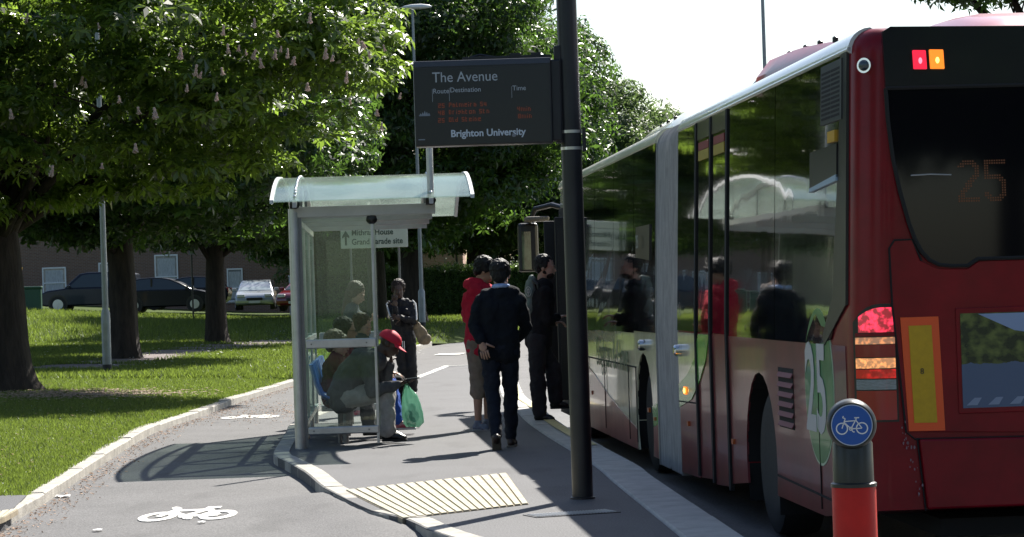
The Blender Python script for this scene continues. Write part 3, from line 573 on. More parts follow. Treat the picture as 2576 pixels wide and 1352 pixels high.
dots(mb, big['2'], XR(2424), ZR(2424,404), .0136, F); mb.build('route_digit', LEDo, rw); mb = MB(); dots(mb, big['5'], XR(2424)+.148, ZR(2424,404), .0136, F); mb.build('route_digit', LEDo, rw)
mb = MB(); mb.tube([Rr(XR(2300),ZR(2300,440),.03),Rr(XR(2350),ZR(2350,437),.034),Rr(XR(2404),ZR(2404,438),.03)], .004, 6); mb.build('wiper', mat('wiper_grey', (.35,.35,.35), .5), rw)
mb = MB(); random.seed(9)
for k in range(26):
    t = rnd(0,1); u = 2252+55*t+random.gauss(0,5); v = 1065+200*t+random.gauss(0,7)
    if u < 2250: continue
    x, z = XR(u), ZR(u,v); s = rnd(.003,.008); mb.add([Rr(x+s*math.cos(a)*rnd(.4,1), z+s*1.7*math.sin(a)*rnd(.5,1), .0315) for a in lin(0,6.28,6)[:-1]], [(0,1,2,3,4,5)])
mb.build('scraped_paint', mat('scrape', (.22,.15,.17), .8), bus)
# kerb side details: route roundel, louvres, grille, side display, marker lamps, caps
ov = side_panel('route_roundel', ell_pts(1.02,.925,.44,.47), mat('roundel_rim', (.45,.6,.42), .4), .008); side_panel('green_disc', ell_pts(1.02,.925,.425,.455), mat('roundel_green', (.05,.22,.06), .35, coat=.3, var=.12, vs_=4), .010, parent=ov)
M_num = mat('roundel_white', (.50,.50,.50), .5)
text('route_number', '25', .72, M_num, ov, (-.0115,1.43,.665), (0,-1,0), (0,0,1), sx=.90, bold=.016)
mb = MB()
lv = side_panel('louvre_vent', [(1.86,.62),(2.38,.62),(2.38,1.0),(1.86,1.0)], M_gap, .0075)
for k in range(6): z = .635+.062*k; mb.box((-.012,2.12,z+.012), (.006,.50,.036), Matrix.Rotation(.5,3,'Y'))
mb.build('louvre', mat('louvre_paint', (.22,.07,.08), .6), lv)
gr = side_panel('grille', [(.30,2.44),(.90,2.44),(.90,2.78),(.30,2.78)], mat('grille_frame', (.035,.038,.035), .5), .020)
mb = MB()
for k in range(11):
    for y0 in (.35,.62): z = 2.465+.026*k; mb.prism([(y0,z),(y0+.25,z),(y0+.25,z+.014),(y0,z+.014)], lambda y,z: S(y,z,.0215), lambda y,z: S(y,z,.012))
mb.build('grille_slots', M_gap, gr)
sd = side_panel('side_display', [(.42,2.12),(1.22,2.09),(1.22,2.30),(.42,2.31)], M_blk, .022); side_panel('display_ledge', [(.42,2.10),(1.22,2.065),(1.22,2.088),(.42,2.135)], mat('ledge_blue', (.35,.48,.62), .3), .026, parent=sd)
sd2 = side_panel('side_display', [(8.75,1.78),(9.75,1.82),(9.75,2.10),(8.75,2.10)], M_blk, .022)
text('route_number', '25', .17, mat('display_text', (.35,.38,.36), .5), sd2, (-.035,9.4,1.90), (0,-1,0), (0,0,1))
side_panel('orange_sticker', [(.47,2.325),(.68,2.325),(.68,2.39),(.47,2.39)], mat('sticker_orange', (.6,.33,.02), .5), .024)
def marker(y, z, lit=True, s=.03):
    t = side_panel('side_marker_lamp', [(y-s*2.0,z-s),(y+s*2.0,z-s),(y+s*2.0,z+s),(y-s*2.0,z+s)], ml_o if lit else mat('marker_off', (.45,.10,.02), .3), .022, back=0)
    if lit: m_ = MB(); m_.ell(S(y,z,.024), (.01,.035,.022)); m_.build('bulb', ml_o2, t, smooth=2)
marker(6.60,.70); marker(17.05,.52,s=.03); marker(6.5,.44,False,.018); marker(4.25,.42,False,.018); marker(9.0,.44,False,.02); marker(8.6,.38,False,.015); marker(13.9,.42,False,.02)
for y in (9.18, 6.80):
    mb = MB(); mb.tube([(.01,y,1.02),(-.06,y,1.02)], [.05,.05], 18); mb.tube([(-.06,y,1.02),(-.075,y,1.02)], [.05,.035], 18); mb.build('valve_cap', M_chr, bus, smooth=True)
# front section livery
side_panel('lower_side_panel', arch_pts(9.35,.60,8.46,9.98,.035,1.12), M_cream, .005)
M_pk = mat('bus_pale_red', (.42,.16,.15), .28, var=.2, vs_=3, coat=.4); side_panel('red_flash', [(9.99,.035),(14.6,.035),(14.6,.72),(13.6,.62),(12.4,.46),(11.2,.33),(9.99,.22)], M_pk, .009)
side_panel('red_flash', [(8.47,.04),(8.76,.04),(8.74,.30),(8.47,.33)], M_pk, .009); side_panel('green_stripe', [(8.47,.335),(8.74,.305),(8.80,.48),(8.47,.52)], M_green, .009)
text('side_lettering', 'Brighton & Hove', .44, mat('lettering_green', (.10,.16,.08), .5), bus, (-.012,13.35,.74), (0,-1,0), (0,0,1), sx=.95)
# wheels and arches
def cut(o):
    for y in (3.12, 9.35, 15.25):
        c = MB(); c.lathe([(.60,-.2),(.60,.42)], (0,y,AZ), 40, 'X'); c.box((.11,y,.05), (.62,1.196,.5)); co = c.build('cutter', M_under); co.parent = bus
        b = o.modifiers.new('cut','BOOLEAN'); b.object = co; b.operation = 'DIFFERENCE'; b.solver = 'EXACT'; b.use_self = True; bpy.context.view_layer.update()
        me = bpy.data.meshes.new_from_object(o.evaluated_get(bpy.context.evaluated_depsgraph_get())); o.modifiers.clear(); o.data = me; bpy.data.objects.remove(co)
cut(rb); cut(fbod)
def wheel(y, x=.05):
    w = empty('wheel', (0,0,0)); w.parent = bus
    a = MB(); pts = [(.597*math.cos(t), AZ+.597*math.sin(t)) for t in lin(0,math.pi,24)]; pts = [(pts[0][0],.04)]+pts+[(pts[-1][0],.04)]
    for (a0,b0),(a1,b1) in zip(pts, pts[1:]): a.add([(.004,y+a0,b0),(.415,y+a0,b0),(.415,y+a1,b1),(.004,y+a1,b1)], [(0,1,2,3)])
    a.add([(.412,y+p,q) for p,q in pts], [tuple(range(len(pts)))]); a.build('wheel_arch', M_under, bus)
    t = MB(); t.lathe([(.30,-.14),(.42,-.15),(.47,-.13),(.485,-.06),(.485,.06),(.47,.13),(.42,.15),(.30,.14)], (x,y,.337), 40, 'X'); ty = t.build('tyre', M_rub2, w, smooth=True)
    r = MB(); r.lathe([(.02,-.02),(.10,-.06),(.12,.0),(.22,.02),(.28,-.08),(.30,-.12),(.30,.1),(.05,.1)], (x-.02,y,.337), 32, 'X'); r.build('rim', mat('rim_grey', (.10,.10,.11), .5, metal=.6, var=.3, vs_=20), w, smooth=True)
    for k in range(8): b = MB(); 
    return w
wheel(3.12,.21); wheel(9.35,.21); wheel(15.25,.21)
# sit the arches' black discs behind the tyres
for o in [k for k in bpy.data.objects if k.name.startswith('wheel_arch')]: pass
# open front door, step, mirror
side_panel('door_opening', [(16.15,.05),(17.72,.05),(17.72,2.55),(16.15,2.55)], M_under, .012)
for y in (16.18, 17.66):
    mb = MB(); mb.box((-.08,y,1.33), (.16,.04,2.15)); d_ = mb.build('door_leaf', mat('door_frame_black', (.01,.01,.01), .5), bus, bevel=.01); m_ = MB(); m_.box((-.08,y-.022,1.45), (.10,.006,1.7)); m_.build('pane', M_blk, d_)
mb = MB(); mb.box((.1,16.9,.30), (.3,1.3,.04)); mb.build('entrance_step', M_rub, bus)
mr_ = empty('wing_mirror', (0,0,0)); mr_.parent = bus
mb = MB(); mb.tube([(.25,17.75,2.52),(.0,18.15,2.62),(-.20,18.35,2.58),(-.28,18.38,2.42)], [.03,.035,.035,.03], 8); mb.build('mirror_arm', M_blk, mr_, smooth=True)
mb = MB(); mb.box((-.30,18.40,2.10), (.26,.12,.62)); mb.build('mirror_housing', M_blk, mr_, bevel=.04); mb = MB(); mb.box((-.29,18.335,2.06), (.20,.006,.48), Matrix.Rotation(.35,3,'Z')); mb.build('mirror_glass', mat('mirror', (.03,.05,.035), .08, spec=.6, var=.6, vs_=9), mr_)
mb = MB(); mb.box((-.20,18.2,2.45), (.30,.3,.06)); mb.build('mirror_arm_cover', mat('arm_cover', (.14,.12,.09), .4), mr_, bevel=.02)
mb = MB(); mb.box((1.45,3.4,.14), (1.9,6.3,.10)); mb.box((1.45,13,.05), (1.9,9,.10)); mb.build('underside', M_under, bus)
# ================================================================== BLACK POLE WITH THE DISPLAY
pp = P(1466,1255,0)
M_pole = mat('pole_black', (.012,.012,.016), .38, spec=.5, var=.3, vs_=3)
ds = empty('departure_display', pp, 0, 'thick black pole holding a dark electronic departure board for The Avenue', 'departure board')
mb = MB(); mb.tube([(0,0,-.05),(0,0,2.1),(-.004,0,3.9)], [.071,.070,.068], 28); mb.build('pole', M_pole, ds, smooth=True)
mb = MB(); mb.lathe([(.085,0),(.085,.012),(.071,.016)], n=28); mb.build('pole_base', M_pole, ds, smooth=True)
for z in (2.485, 2.372):
    mb = MB(); mb.lathe([(.0735,z-.010),(.0735,z+.010)], n=28); mb.box((.085,0,z), (.03,.03,.028)); mb.build('band_clamp', mat('band_steel', (.62,.60,.58), .3, metal=.9), ds)
mb = MB(); mb.box((.088,0,2.43), (.025,.04,.16)); mb.build('clamp_bracket', M_pole, ds)
DX = lambda u: (u-1466)/372.0+.032*1.3; 
x0, x1, z0, z1 = -1.052, -.125, PY(1215,367,pp.y).z, PY(1215,153,pp.y).z
mb = MB(); mb.box(((x0+x1)/2,-.02,(z0+z1)/2), (x1-x0,.16,z1-z0)); case = mb.build('display_case', mat('case_black', (.018,.019,.024), .3, spec=.5), ds, bevel=.008)
mb = MB(); mb.box(((x0+x1)/2,-.1015,z1-.022), (x1-x0-.01,.003,.034)); mb.build('top_strip', mat('strip_blue', (.04,.05,.08), .35), case)
mb = MB(); mb.box(((x0+x1)/2,-.1015,(z0+z1)/2-.02), (x1-x0-.03,.003,z1-z0-.06)); mb.build('screen', mat('screen_dark', (.024,.026,.030), .22, spec=.6), case)
mb = MB(); mb.box((-.095,0,2.70), (.07,.12,.55)); mb.box((-.075,0,2.74),(.05,.09,.66)); mb.build('bracket', M_pole, ds, bevel=.01)
mb = MB(); mb.box((-.42,.03,z1+.015), (.60,.06,.028)); mb.box((-.22,.03,z1+.036), (.07,.07,.018)); mb.box((-.36,.03,z1+.036), (.07,.07,.018)); mb.tube([(-.68,.03,z1+.022),(-.6,.03,z1+.042),(-.5,.03,z1+.022)], .010, 6); mb.build('top_bar', M_pole, ds)
M_tx = mat('board_text', (.42,.45,.50), .5); M_tx2 = mat('board_text_bright', (.55,.60,.68), .5)
def wz(u, v):       # board picture point -> local x,z on the face
    q = PY(u, v, pp.y-.104); return q.x-pp.x, q.z
def btxt(body, u, v, size, m=M_tx, bold=0, sx=1): x, z = wz(u, v); return text('lettering', body, size, m, case, (x,-.1035,z), (1,0,0), (0,0,1), bold=bold, sx=sx)
btxt('The Avenue', 1087, 208, .098, sx=.92); btxt('Route', 1089, 236, .047, sx=.95); btxt('Destination', 1132, 233, .047, sx=.95); btxt('Time', 1289, 228, .047, sx=.95); btxt('Brighton University', 1134, 345, .066, M_tx2, .0016, sx=.97)
mb = MB()
for u, va, vb in ((1087.5,225,257),(1130,222,255),(1287,218,247)):
    a = wz(u,va); b = wz(u+.8,vb); mb.bar((a[0],-.1035,a[1]),(b[0],-.1035,b[1]), .0045,.002)
mb.build('column_rules', M_tx, case)
F5 = {'2':"###|  #|###|#  |###",'5':"###|#  |###|  #|###",'4':"# #|# #|###|  #|  #",'8':"###|# #|###|# #|###",'P':"###|# #|###|#  |#  ",'a':"   |## |###|# #|###",'l':"# |# |# |# |##",'m':"     |## # |# # #|# # #|# # #",'e':"   |###|###|#  |###",'i':"#| |#|#|#",'r':"   |## |#  |#  |#  ",'S':"###|#  |###|  #|###",'q':"   |###|# #|###|  #",'B':"## |# #|## |# #|## ",'g':"   |###|###|  #|## ",'h':"#  |#  |###|# #|# #",'t':"#  |## |#  |#  |## ",'o':"   |###|# #|# #|###",'n':"   |## |# #|# #|# #",'O':"###|# #|# #|# #|###",'d':"  #|  #|###|# #|###",' ':"  |  |  |  |  "}
LEDm = mat('led_orange', (.07,.02,.008), .5, emis=(1,.16,.02), es=.035); ledb = MB()
def led(s, u, v, px=.0062):
    x, z = wz(u, v)
    for ch in s:
        g = F5[ch].split('|'); dots(ledb, g, x, z, px, lambda a,b: (a,-.1036,b), .8); x += (len(g[0])+1)*px
for s, u, v in (('25',1103,262),('Palmeira Sq',1130,260),('48',1103,280),('Brighton Stn',1130,278),('25',1103,299),('Old Steine',1130,297),('4min',1302,270),('8min',1304,288)): led(s, u, v)
ledb.build('led_text', LEDm, case)
# small crest by the left edge
mb = MB(); x, z = wz(1068, 290)
mb.box((x,-.1035,z-.004), (.075,.002,.005)); 
for k, h in enumerate((.012,.02,.030,.022,.014)): mb.add([(x-.034+k*.014,-.1037,z),(x-.018+k*.014,-.1037,z),(x-.026+k*.014,-.1037,z+h)], [(0,1,2)])
x, z = wz(1061, 352); mb.box((x,-.1035,z), (.045,.002,.006)); mb.build('crest', mat('crest_grey', (.25,.28,.34), .6), case)
x, z = wz(1293, 341); mb = MB(); mb.ell((x,-.104,z), (.014,.002,.011)); mb.build('smudge', mat('smudge', (.2,.21,.24), .7), case)
# ================================================================== CYCLE BOLLARD
bp_ = PY(2152,1352,9.1); bo = empty('cycle_bollard', (bp_.x, 9.1, 0), 0, 'red and black bollard with a round blue bicycle sign on its head', 'bollard')
R_ = .0785
mb = MB(); mb.lathe([(R_,-.1),(R_,.675),(R_-.002,.680)], n=36); mb.build('red_sleeve', mat('bollard_red', (.55,.018,.010), .5, spec=.3, var=.12, vs_=6), bo, smooth=True)
mb = MB(); mb.lathe([(R_+.003,.678),(R_+.003,.690),(R_-.006,.695),(R_-.007,.83),(R_-.02,.86)], n=36); mb.build('neck', mat('bollard_black', (.02,.023,.022), .35, spec=.5), bo, smooth=True)
hz = .90; mb = MB(); hd = Matrix.Rotation(-.10,3,'Z')
mb.lathe([(.05,-.078),(.078,-.080),(.0855,-.070),(.088,-.05),(.088,.05),(.0855,.070),(.078,.080),(.05,.078)], (0,0,0), 44, 'Y'); mb.v = [tuple(hd @ Vector(p) + Vector((-.002,0,hz))) for p in mb.v]
hdo = mb.build('sign_head', MT['bollard_black'], bo, smooth=True)
FB_ = lambda y: (lambda x, z: tuple(hd @ Vector((x, y, z)) + Vector((-.002,0,hz))))
dsk = MB(); dsk.prism([(.0725*math.cos(2*math.pi*k/48), .0725*math.sin(2*math.pi*k/48)) for k in range(48)], FB_(-.0825), FB_(-.078)); dsk.build('sign_rim', mat('sign_rim', (.55,.6,.7), .4), hdo)
dsk = MB(); dsk.prism([(.0695*math.cos(2*math.pi*k/48), .0695*math.sin(2*math.pi*k/48)) for k in range(48)], FB_(-.0840), FB_(-.080)); dsk.build('blue_disc', mat('sign_blue', (.008,.085,.36), .35), hdo)
dsk = MB(); G = FB_(-.0852); G2 = FB_(-.083); s_ = .113
bike(dsk, lambda x,z: G((x-.5)*s_,(z-.29)*s_), lambda x,z: G2((x-.5)*s_,(z-.29)*s_), .033); dsk.build('bicycle_symbol', mat('sign_white', (.75,.75,.74), .5), hdo)
# ================================================================== BUS SHELTER
sp_ = P(757,1130,0); sh = empty('bus_shelter', sp_, math.atan(.05), 'glass and aluminium bus shelter with a curved glass roof standing between path and pavement', 'bus shelter')
M_alu = mat('aluminium', (.50,.50,.50), .38, metal=.85, var=.12, vs_=6); M_alud = mat('aluminium_dark', (.16,.16,.165), .4, metal=.6); M_alup = mat('painted_aluminium', (.44,.42,.41), .45, var=.08, vs_=4)
G_pan = glassmat('shelter_glass', (.90,.94,.92), .06, .007, dcol=(.40,.50,.44)); G_roof = glassmat('roof_glass', (.78,.85,.81), .30, .20, .10, (.62,.68,.64))
YB = (0,1.67,3.33,5.0)
for k, y in enumerate(YB):
    mb = MB(); mb.tube([(0,y,-.02),(0,y,2.27)], .052 if k == 0 else .04, 24); mb.build('post', M_alu, sh, smooth=True)
    if k == 0: mb = MB(); mb.box((.055,y,1.13), (.035,.05,2.24)); mb.build('post_channel', M_alud, sh)
    mb = MB(); mb.box((.66,y,2.235), (1.36,.075,.10)); mb.build('cross_beam', M_alup, sh, bevel=.006)
mb = MB(); mb.box((1.31,2.5,2.27), (.06,5.1,.06)); mb.box((.03,2.5,2.27), (.05,5.1,.06)); mb.build('long_beam', M_alup, sh)
for y0, y1 in zip(YB, YB[1:]):
    mb = MB(); mb.box((.03,(y0+y1)/2,1.17), (.010,y1-y0-.14,1.90)); mb.build('rear_pane', G_pan, sh)
    mb = MB()
    for z in (.20,2.15): mb.box((.03,(y0+y1)/2,z), (.035,y1-y0-.06,.055))
    for y in (y0+.06,y1-.06): mb.box((.03,y,1.17), (.03,.03,1.95))
    mb.build('rear_frame', M_alu, sh)
mb = MB(); mb.box((.03,2.5,1.0), (.04,4.9,.05)); mb.build('rear_rail', M_alu, sh)
def end_panel(y, w=.69):
    mb = MB(); mb.box((.07+w/2,y,1.18), (w,.010,1.98)); mb.build('end_pane', G_pan, sh)
    mb = MB(); mb.box((.735,y,1.11), (.026,.045,2.16)); mb.build('mullion', M_alu, sh, bevel=.004)
    for z, h in ((.985,.085),(.165,.072)):
        mb = MB(); mb.box((.07+w/2-.005,y-.006,z), (w-.02,.05,h)); r = mb.build('end_rail', M_alu, sh, bevel=.010); m_ = MB()
        for x in (.12,.66): m_.lathe([(.008,y-.0345),(.008,y-.02)], (0,0,0), 10, 'Y'); 
        m_ = MB(); [m_.tube([(x,y-.030,z),(x,y-.034,z)], .008, 10) for x in (.13,.65)]; m_.build('rivets', M_alud, r)
end_panel(.0); end_panel(5.0)
# roof: one curved sheet, its rims, two curved rafters with their bolts
RY0, RY1, RX0, RX1 = -.30, 5.35, -.205, 1.70
def rz(y): t = (y-(RY0+RY1)/2)/((RY1-RY0)/2); return 2.325+.33*(1-abs(t)**2.3)
ysr = lin(RY0,RY1,36)
def arch(name, x0, x1, z0, z1, m, smooth=True):
    mb = MB(); ring_ = []
    for y in ysr: z = rz(y); ring_.append([(x0,y,z+z0),(x1,y,z+z0),(x1,y,z+z1),(x0,y,z+z1)])
    loft(mb, ring_); return mb.build(name, m, sh, smooth=smooth)
arch('roof_sheet', RX0+.02, RX1-.02, 0, .010, G_roof)
M_rim = mat('roof_rim', (.62,.63,.62), .4)
arch('roof_rim', RX0-.004, RX0+.03, -.012, .022, M_rim); arch('roof_rim', RX1-.03, RX1+.004, -.012, .022, M_rim)
for xr in (.02, 1.30):
    r = arch('rafter', xr-.02, xr+.02, -.055, -.004, M_alup); m_ = MB(); m_.ell((0,0,0), (.018,.018,.014), n=8, m=5); repeat('bolt', m_, M_chr, r, [(xr,ysr[k],rz(ysr[k])+.018) for k in range(1,36)], 2)
    for y in (YB[0]-.02, YB[-1]): mb = MB(); mb.tube([(xr-.05,y-.05,2.31),(xr+.0,y-.05,2.31)], .042, 16); mb.ell((xr+.0,y-.06,2.315),(.05,.05,.05)); mb.build('beam_end_cap', M_blk, sh, smooth=True)
    mb = MB()
    for y in YB: mb.box((xr,y,2.285+(rz(y)-2.36)/2), (.03,.05,max(.04,rz(y)-2.32)))
    mb.build('rafter_bracket', M_alud, sh)
mb = MB(); mb.tube([(1.30,-.05,2.28),(1.30,-.05,3.55)], .032, 16); fp_ = mb.build('flag_pole', M_alu, sh, smooth=True)
mb = MB(); mb.ell((.735,-.0,2.15), (.055,.055,.05)); mb.build('ceiling_lamp', M_blk, sh, smooth=2)
# bench: blue moulded seats on a rail
mb = MB(); mb.box((.42,2.55,.40), (.06,4.2,.05)); mb.build('bench_rail', M_alud, sh)
for y in (.62,2.0,3.4,4.5): mb = MB(); mb.tube([(.42,y,0),(.42,y,.40)], .026, 12); mb.tube([(.36,y+.10,0),(.36,y+.10,.40)], .018, 12); mb.build('bench_leg', M_alud, sh, smooth=True)
M_seat = mat('seat_blue', (.03,.14,.48), .4, var=.15, vs_=5); ns = 8
for k in range(ns):
    y = .62+.52*k; st = empty('seat', (0,0,0)); st.parent = sh; mb = MB(); rr = []
    for x, z, t in ((.20,.47,.0),(.27,.435,0),(.40,.425,0),(.55,.435,0),(.62,.425,0)):
        rr.append([(x,y+yy,z+.035*abs(yy/.22)**2) for yy in lin(-.23,.23,8)]+[(x,y+yy,z-.022+.035*abs(yy/.22)**2) for yy in lin(.23,-.23,8)])
    loft(mb, rr); mb.build('seat_shell', M_seat if k else M_seat, st, smooth=True)
    mb = MB(); rr = []
    for x, z in ((.19,.48),(.15,.58),(.12,.70),(.10,.78)): rr.append([(x+.03*abs(yy/.22)**2,y+yy,z) for yy in lin(-.21,.21,8)]+[(x-.022+.03*abs(yy/.22)**2,y+yy,z) for yy in lin(.21,-.21,8)])
    loft(mb, rr); mb.build('backrest', M_seat, st, smooth=True)
    mb = MB(); mb.box((.40,y,.405),(.34,.40,.025)); mb.build('seat_pan', M_blk, st, bevel=.01)
# ================================================================== TREES, HEDGE, GRASS
def np_mesh(name, V, nper, m, F=None):
    n = len(V)//nper; me = bpy.data.meshes.new(name); me.vertices.add(len(V)); me.vertices.foreach_set('co', V.astype(np.float32).ravel())
    me.loops.add(n*nper); me.loops.foreach_set('vertex_index', np.arange(n*nper, dtype=np.int32)); me.polygons.add(n)
    me.polygons.foreach_set('loop_start', np.arange(0, n*nper, nper, dtype=np.int32)); me.polygons.foreach_set('loop_total', np.full(n, nper, dtype=np.int32))
    me.update(); me.validate(); me.materials.append(m); return me
def leaves(rng, pos, nrm, size, leaflets=5, spread=2.2, droop=.35):
    """palmate leaves: pos (N,3) nrm (N,3)"""
    N = len(pos); nrm = nrm/np.linalg.norm(nrm, axis=1, keepdims=True); a = rng.normal(size=(N,3)); t = np.cross(nrm, a); t /= np.linalg.norm(t, axis=1, keepdims=True); b = np.cross(nrm, t)
    s = size*rng.uniform(.55,1.3,(N,1)); out = []
    for k in range(leaflets):
        an = (k-(leaflets-1)/2)/max(1,(leaflets-1)/2)*spread/1.0 if leaflets > 1 else 0; L_ = 1-.35*abs((k-(leaflets-1)/2)/((leaflets-1)/2 or 1))
        d = t*math.cos(an)+b*math.sin(an); w = -t*math.sin(an)+b*math.cos(an); dr = droop*rng.uniform(.5,1.5,(N,1))
        p0 = pos; p1 = pos+s*L_*(.6*d+.19*w)-nrm*s*.08; p2 = pos+s*L_*d-nrm*s*dr; p3 = pos+s*L_*(.6*d-.19*w)-nrm*s*.08
        out.append(np.stack([p0,p1,p2,p3],1))
    return np.stack(out,1).reshape(-1,3)
def crown_points(rng, c, rx, ry, ru, rd, nl, lobes, lr=(.9,1.5), inner=.35, uplift=.5, flat=.62):
    c = np.array(c); P_ = []; Nn = []; cents = []
    per = nl//lobes
    for i in range(lobes):
        z = rng.uniform(-1,1); a = rng.uniform(0,2*math.pi); q = math.sqrt(1-z*z); rr = rng.uniform(inner,1)**.45*.9
        d = np.array([q*math.cos(a)*rx, q*math.sin(a)*ry, z*(ru if z > 0 else rd)])*rr; R = rng.uniform(*lr); cc = c+d; cents.append(cc)
        u = rng.normal(size=(per,3)); u /= np.linalg.norm(u,axis=1,keepdims=True); rad_ = R*rng.uniform(.45,1.06,(per,1))**.6
        p = cc+u*rad_*np.array([1.15,1.15,flat]); p[:,2] -= .12*np.linalg.norm((p-cc)[:,:2],axis=1)**2/R
        P_.append(p); n = u*.6+rng.normal(size=(per,3))*.45+np.array([0,0,uplift]); Nn.append(n)
    return np.concatenate(P_), np.concatenate(Nn), cents
M_bark = mat('bark', (.05,.038,.03), .95, col2=(.018,.014,.011), vs_=3, bump=1, bs=8, stretch=(3,3,.6))
def trunk_mesh(name, base_r, H, cents, seed, c0=(0,0), lean_=(0,0), flare=1.5, limbs=12, z_lo=-.3):
    random.seed(seed); mb = MB(); n = 18; rings = []
    hs = [z_lo,0,.15,.4,.8,1.4,2.2,3.2,H*.5,H*.65]
    for h in hs:
        r = base_r*(1+(flare-1)*math.exp(-max(h,0)/.35))*(1-.45*max(0,h)/H); ring_ = []
        for k in range(n):
            a = 2*math.pi*k/n; rr = r*(1+.10*math.sin(3*a+seed)+.06*math.sin(7*a+h)+ (.35*max(0,math.sin(5*a+seed))*math.exp(-max(h,0)/.22)))
            ring_.append((rr*math.cos(a)+lean_[0]*h+.04*math.sin(h), rr*math.sin(a)+lean_[1]*h, h))
        rings.append(ring_)
    loft(mb, rings); 
    cs = sorted(cents, key=lambda c: random.random())[:limbs]
    for c in cs:
        z0 = min(H*.6, max(1.9, c[2]*.55)); p0 = Vector((lean_[0]*z0, lean_[1]*z0, z0)); p3 = Vector(c); mid = p0.lerp(p3,.45)+Vector((rnd(-.3,.3),rnd(-.3,.3),rnd(.1,.8))); m2 = p0.lerp(p3,.75)+Vector((rnd(-.3,.3),rnd(-.3,.3),rnd(0,.5)))
        r0_ = base_r*.42*(1-z0/(H*1.3)); mb.tube([p0,mid,m2,p3], [r0_,r0_*.6,r0_*.35,.02], 7)
        for k in range(3):
            q0 = mid.lerp(p3, rnd(.2,.9)); q1 = q0+Vector((rnd(-1,1),rnd(-1,1),rnd(-.2,.6))); mb.tube([q0,q0.lerp(q1,.5)+Vector((0,0,.08)),q1], [.03,.02,.008], 5)
    o = mb.build(name, M_bark, smooth=2); me = o.data; bpy.data.objects.remove(o); return me
L_ches = leafmat('chestnut_leaf', (.025,.05,.012), (.06,.10,.025), (.26,.40,.05), .30, .5, .7)
L_ches2 = leafmat('background_leaf', (.014,.034,.012), (.035,.068,.022), (.14,.27,.04), .36, .38, .5)
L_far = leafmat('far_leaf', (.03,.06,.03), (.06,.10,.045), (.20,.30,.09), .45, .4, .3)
L_hedge = leafmat('hedge_leaf', (.035,.07,.02), (.065,.12,.032), (.25,.42,.06), .4, .3, .4)
rng = np.random.default_rng(7)
def crown_mesh(name, seed, c, rx, ry, ru, rd, nl, lobes, size, lm, leaflets=5, lr=(.9,1.5), inner=.3, uplift=.5, flat=.62):
    r_ = np.random.default_rng(seed); p, n, cents = crown_points(r_, c, rx, ry, ru, rd, nl, lobes, lr, inner, uplift, flat)
    return np_mesh(name, leaves(r_, p, n, size, leaflets), 4, lm), cents
TG = 'trees on the lawn and beyond it'
def tree(kind, label, loc, crown, trunk, s=1.0, rz=0, group=TG, sz=None):
    t = empty(kind, loc, rz, label, 'tree', group); t.scale = (s,s,sz or s)
    k = bpy.data.objects.new('trunk', trunk); COL.objects.link(k); k.parent = t
    c = bpy.data.objects.new('crown', crown); COL.objects.link(c); c.parent = t; return t
# the big foreground chestnut
pa = PL(12,985); cA, ceA = crown_mesh('crown', 11, (.4,-.2,5.3), 6.4, 4.9, 3.4, 2.9, 34000, 330, .20, L_ches, 5, (.42,.95), .2, 1.15, .34)
tA = trunk_mesh('trunk', .35, 7, [c for c in ceA if c[2] > 2.6], 2, lean_=(-.03,.0), flare=1.35, limbs=22)
treeA = tree('chestnut_tree', 'big flowering horse chestnut at the left edge, its crown nearest the camera', (pa.x,pa.y,pa.z), cA, tA)
# flower candles
mb = MB(); random.seed(4)
for k in range(60):
    t = k/60; r_ = .052*(1-t)**.6*rnd(.3,1.35); a = k*2.4; q_ = rnd(.010,.022); mb.ell((r_*math.cos(a), r_*math.sin(a), .25*t+rnd(-.01,.01)), (q_,q_,q_), n=5, m=3)
cand = mb.build('flower_candle', mat('candle_pink', (.42,.28,.25), .8, col2=(.56,.43,.37), vs_=30)); cme = cand.data; bpy.data.objects.remove(cand)
random.seed(21); k = 0
spots_c = [(205,215),(215,222),(140,220),(250,72),(272,70),(332,48),(452,150),(490,192),(502,198),(545,255),(350,288),(256,425),(128,445),(340,385),(690,150),(705,132),(722,148),(820,150),(836,155),(900,112),(915,125),(968,130),(620,140),(636,150),(658,172),(930,150),(880,262),(948,292),(738,165),(574,135),(600,130),(470,232),(430,200),(30,300),(64,60),(505,65),(560,90),(780,60),(640,70),(700,95),(870,210),(1005,250),(960,330),(300,260),(390,300),(775,230),(560,190)]
for u, v in spots_c:
    q = PY(u, v, pa.y-rnd(3.0,5.2)); o = bpy.data.objects.new('flower_candle', cme); COL.objects.link(o); o.parent = treeA; o.location = q-pa; s = rnd(.36,.7); o.scale = (s*rnd(.7,1.1),s,s*rnd(.7,1.1)); o.rotation_euler = (rnd(-.25,.25),rnd(-.25,.25),rnd(0,6))
# generic crowns shared by the rest
cB, ceB = crown_mesh('crown', 12, (0,0,7.2), 5.4, 5.4, 6.4, 4.2, 34000, 170, .27, L_ches2, 5, (.8,1.4), .2)
tB = trunk_mesh('trunk', .33, 10, ceB, 5, flare=1.25, limbs=14)
cD, ceD = crown_mesh('crown', 13, (0,0,7.9), 6.3, 5.6, 6.8, 5.6, 42000, 230, .30, L_ches2, 3, (.8,1.5), .25)
tD = trunk_mesh('trunk', .40, 11, ceD, 6, flare=1.2, limbs=14)
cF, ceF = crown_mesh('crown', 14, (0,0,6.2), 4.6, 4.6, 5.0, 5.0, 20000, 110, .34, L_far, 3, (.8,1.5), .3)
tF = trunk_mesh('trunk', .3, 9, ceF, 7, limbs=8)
def atl(u, v): p = PL(u, v); return (p.x, p.y, p.z-.03)
b_ = atl(312,905); tree('chestnut_tree', 'dark thick tree trunk directly behind the left grey lamp post', b_, cB, tB, 1.0, 0, sz=.8)
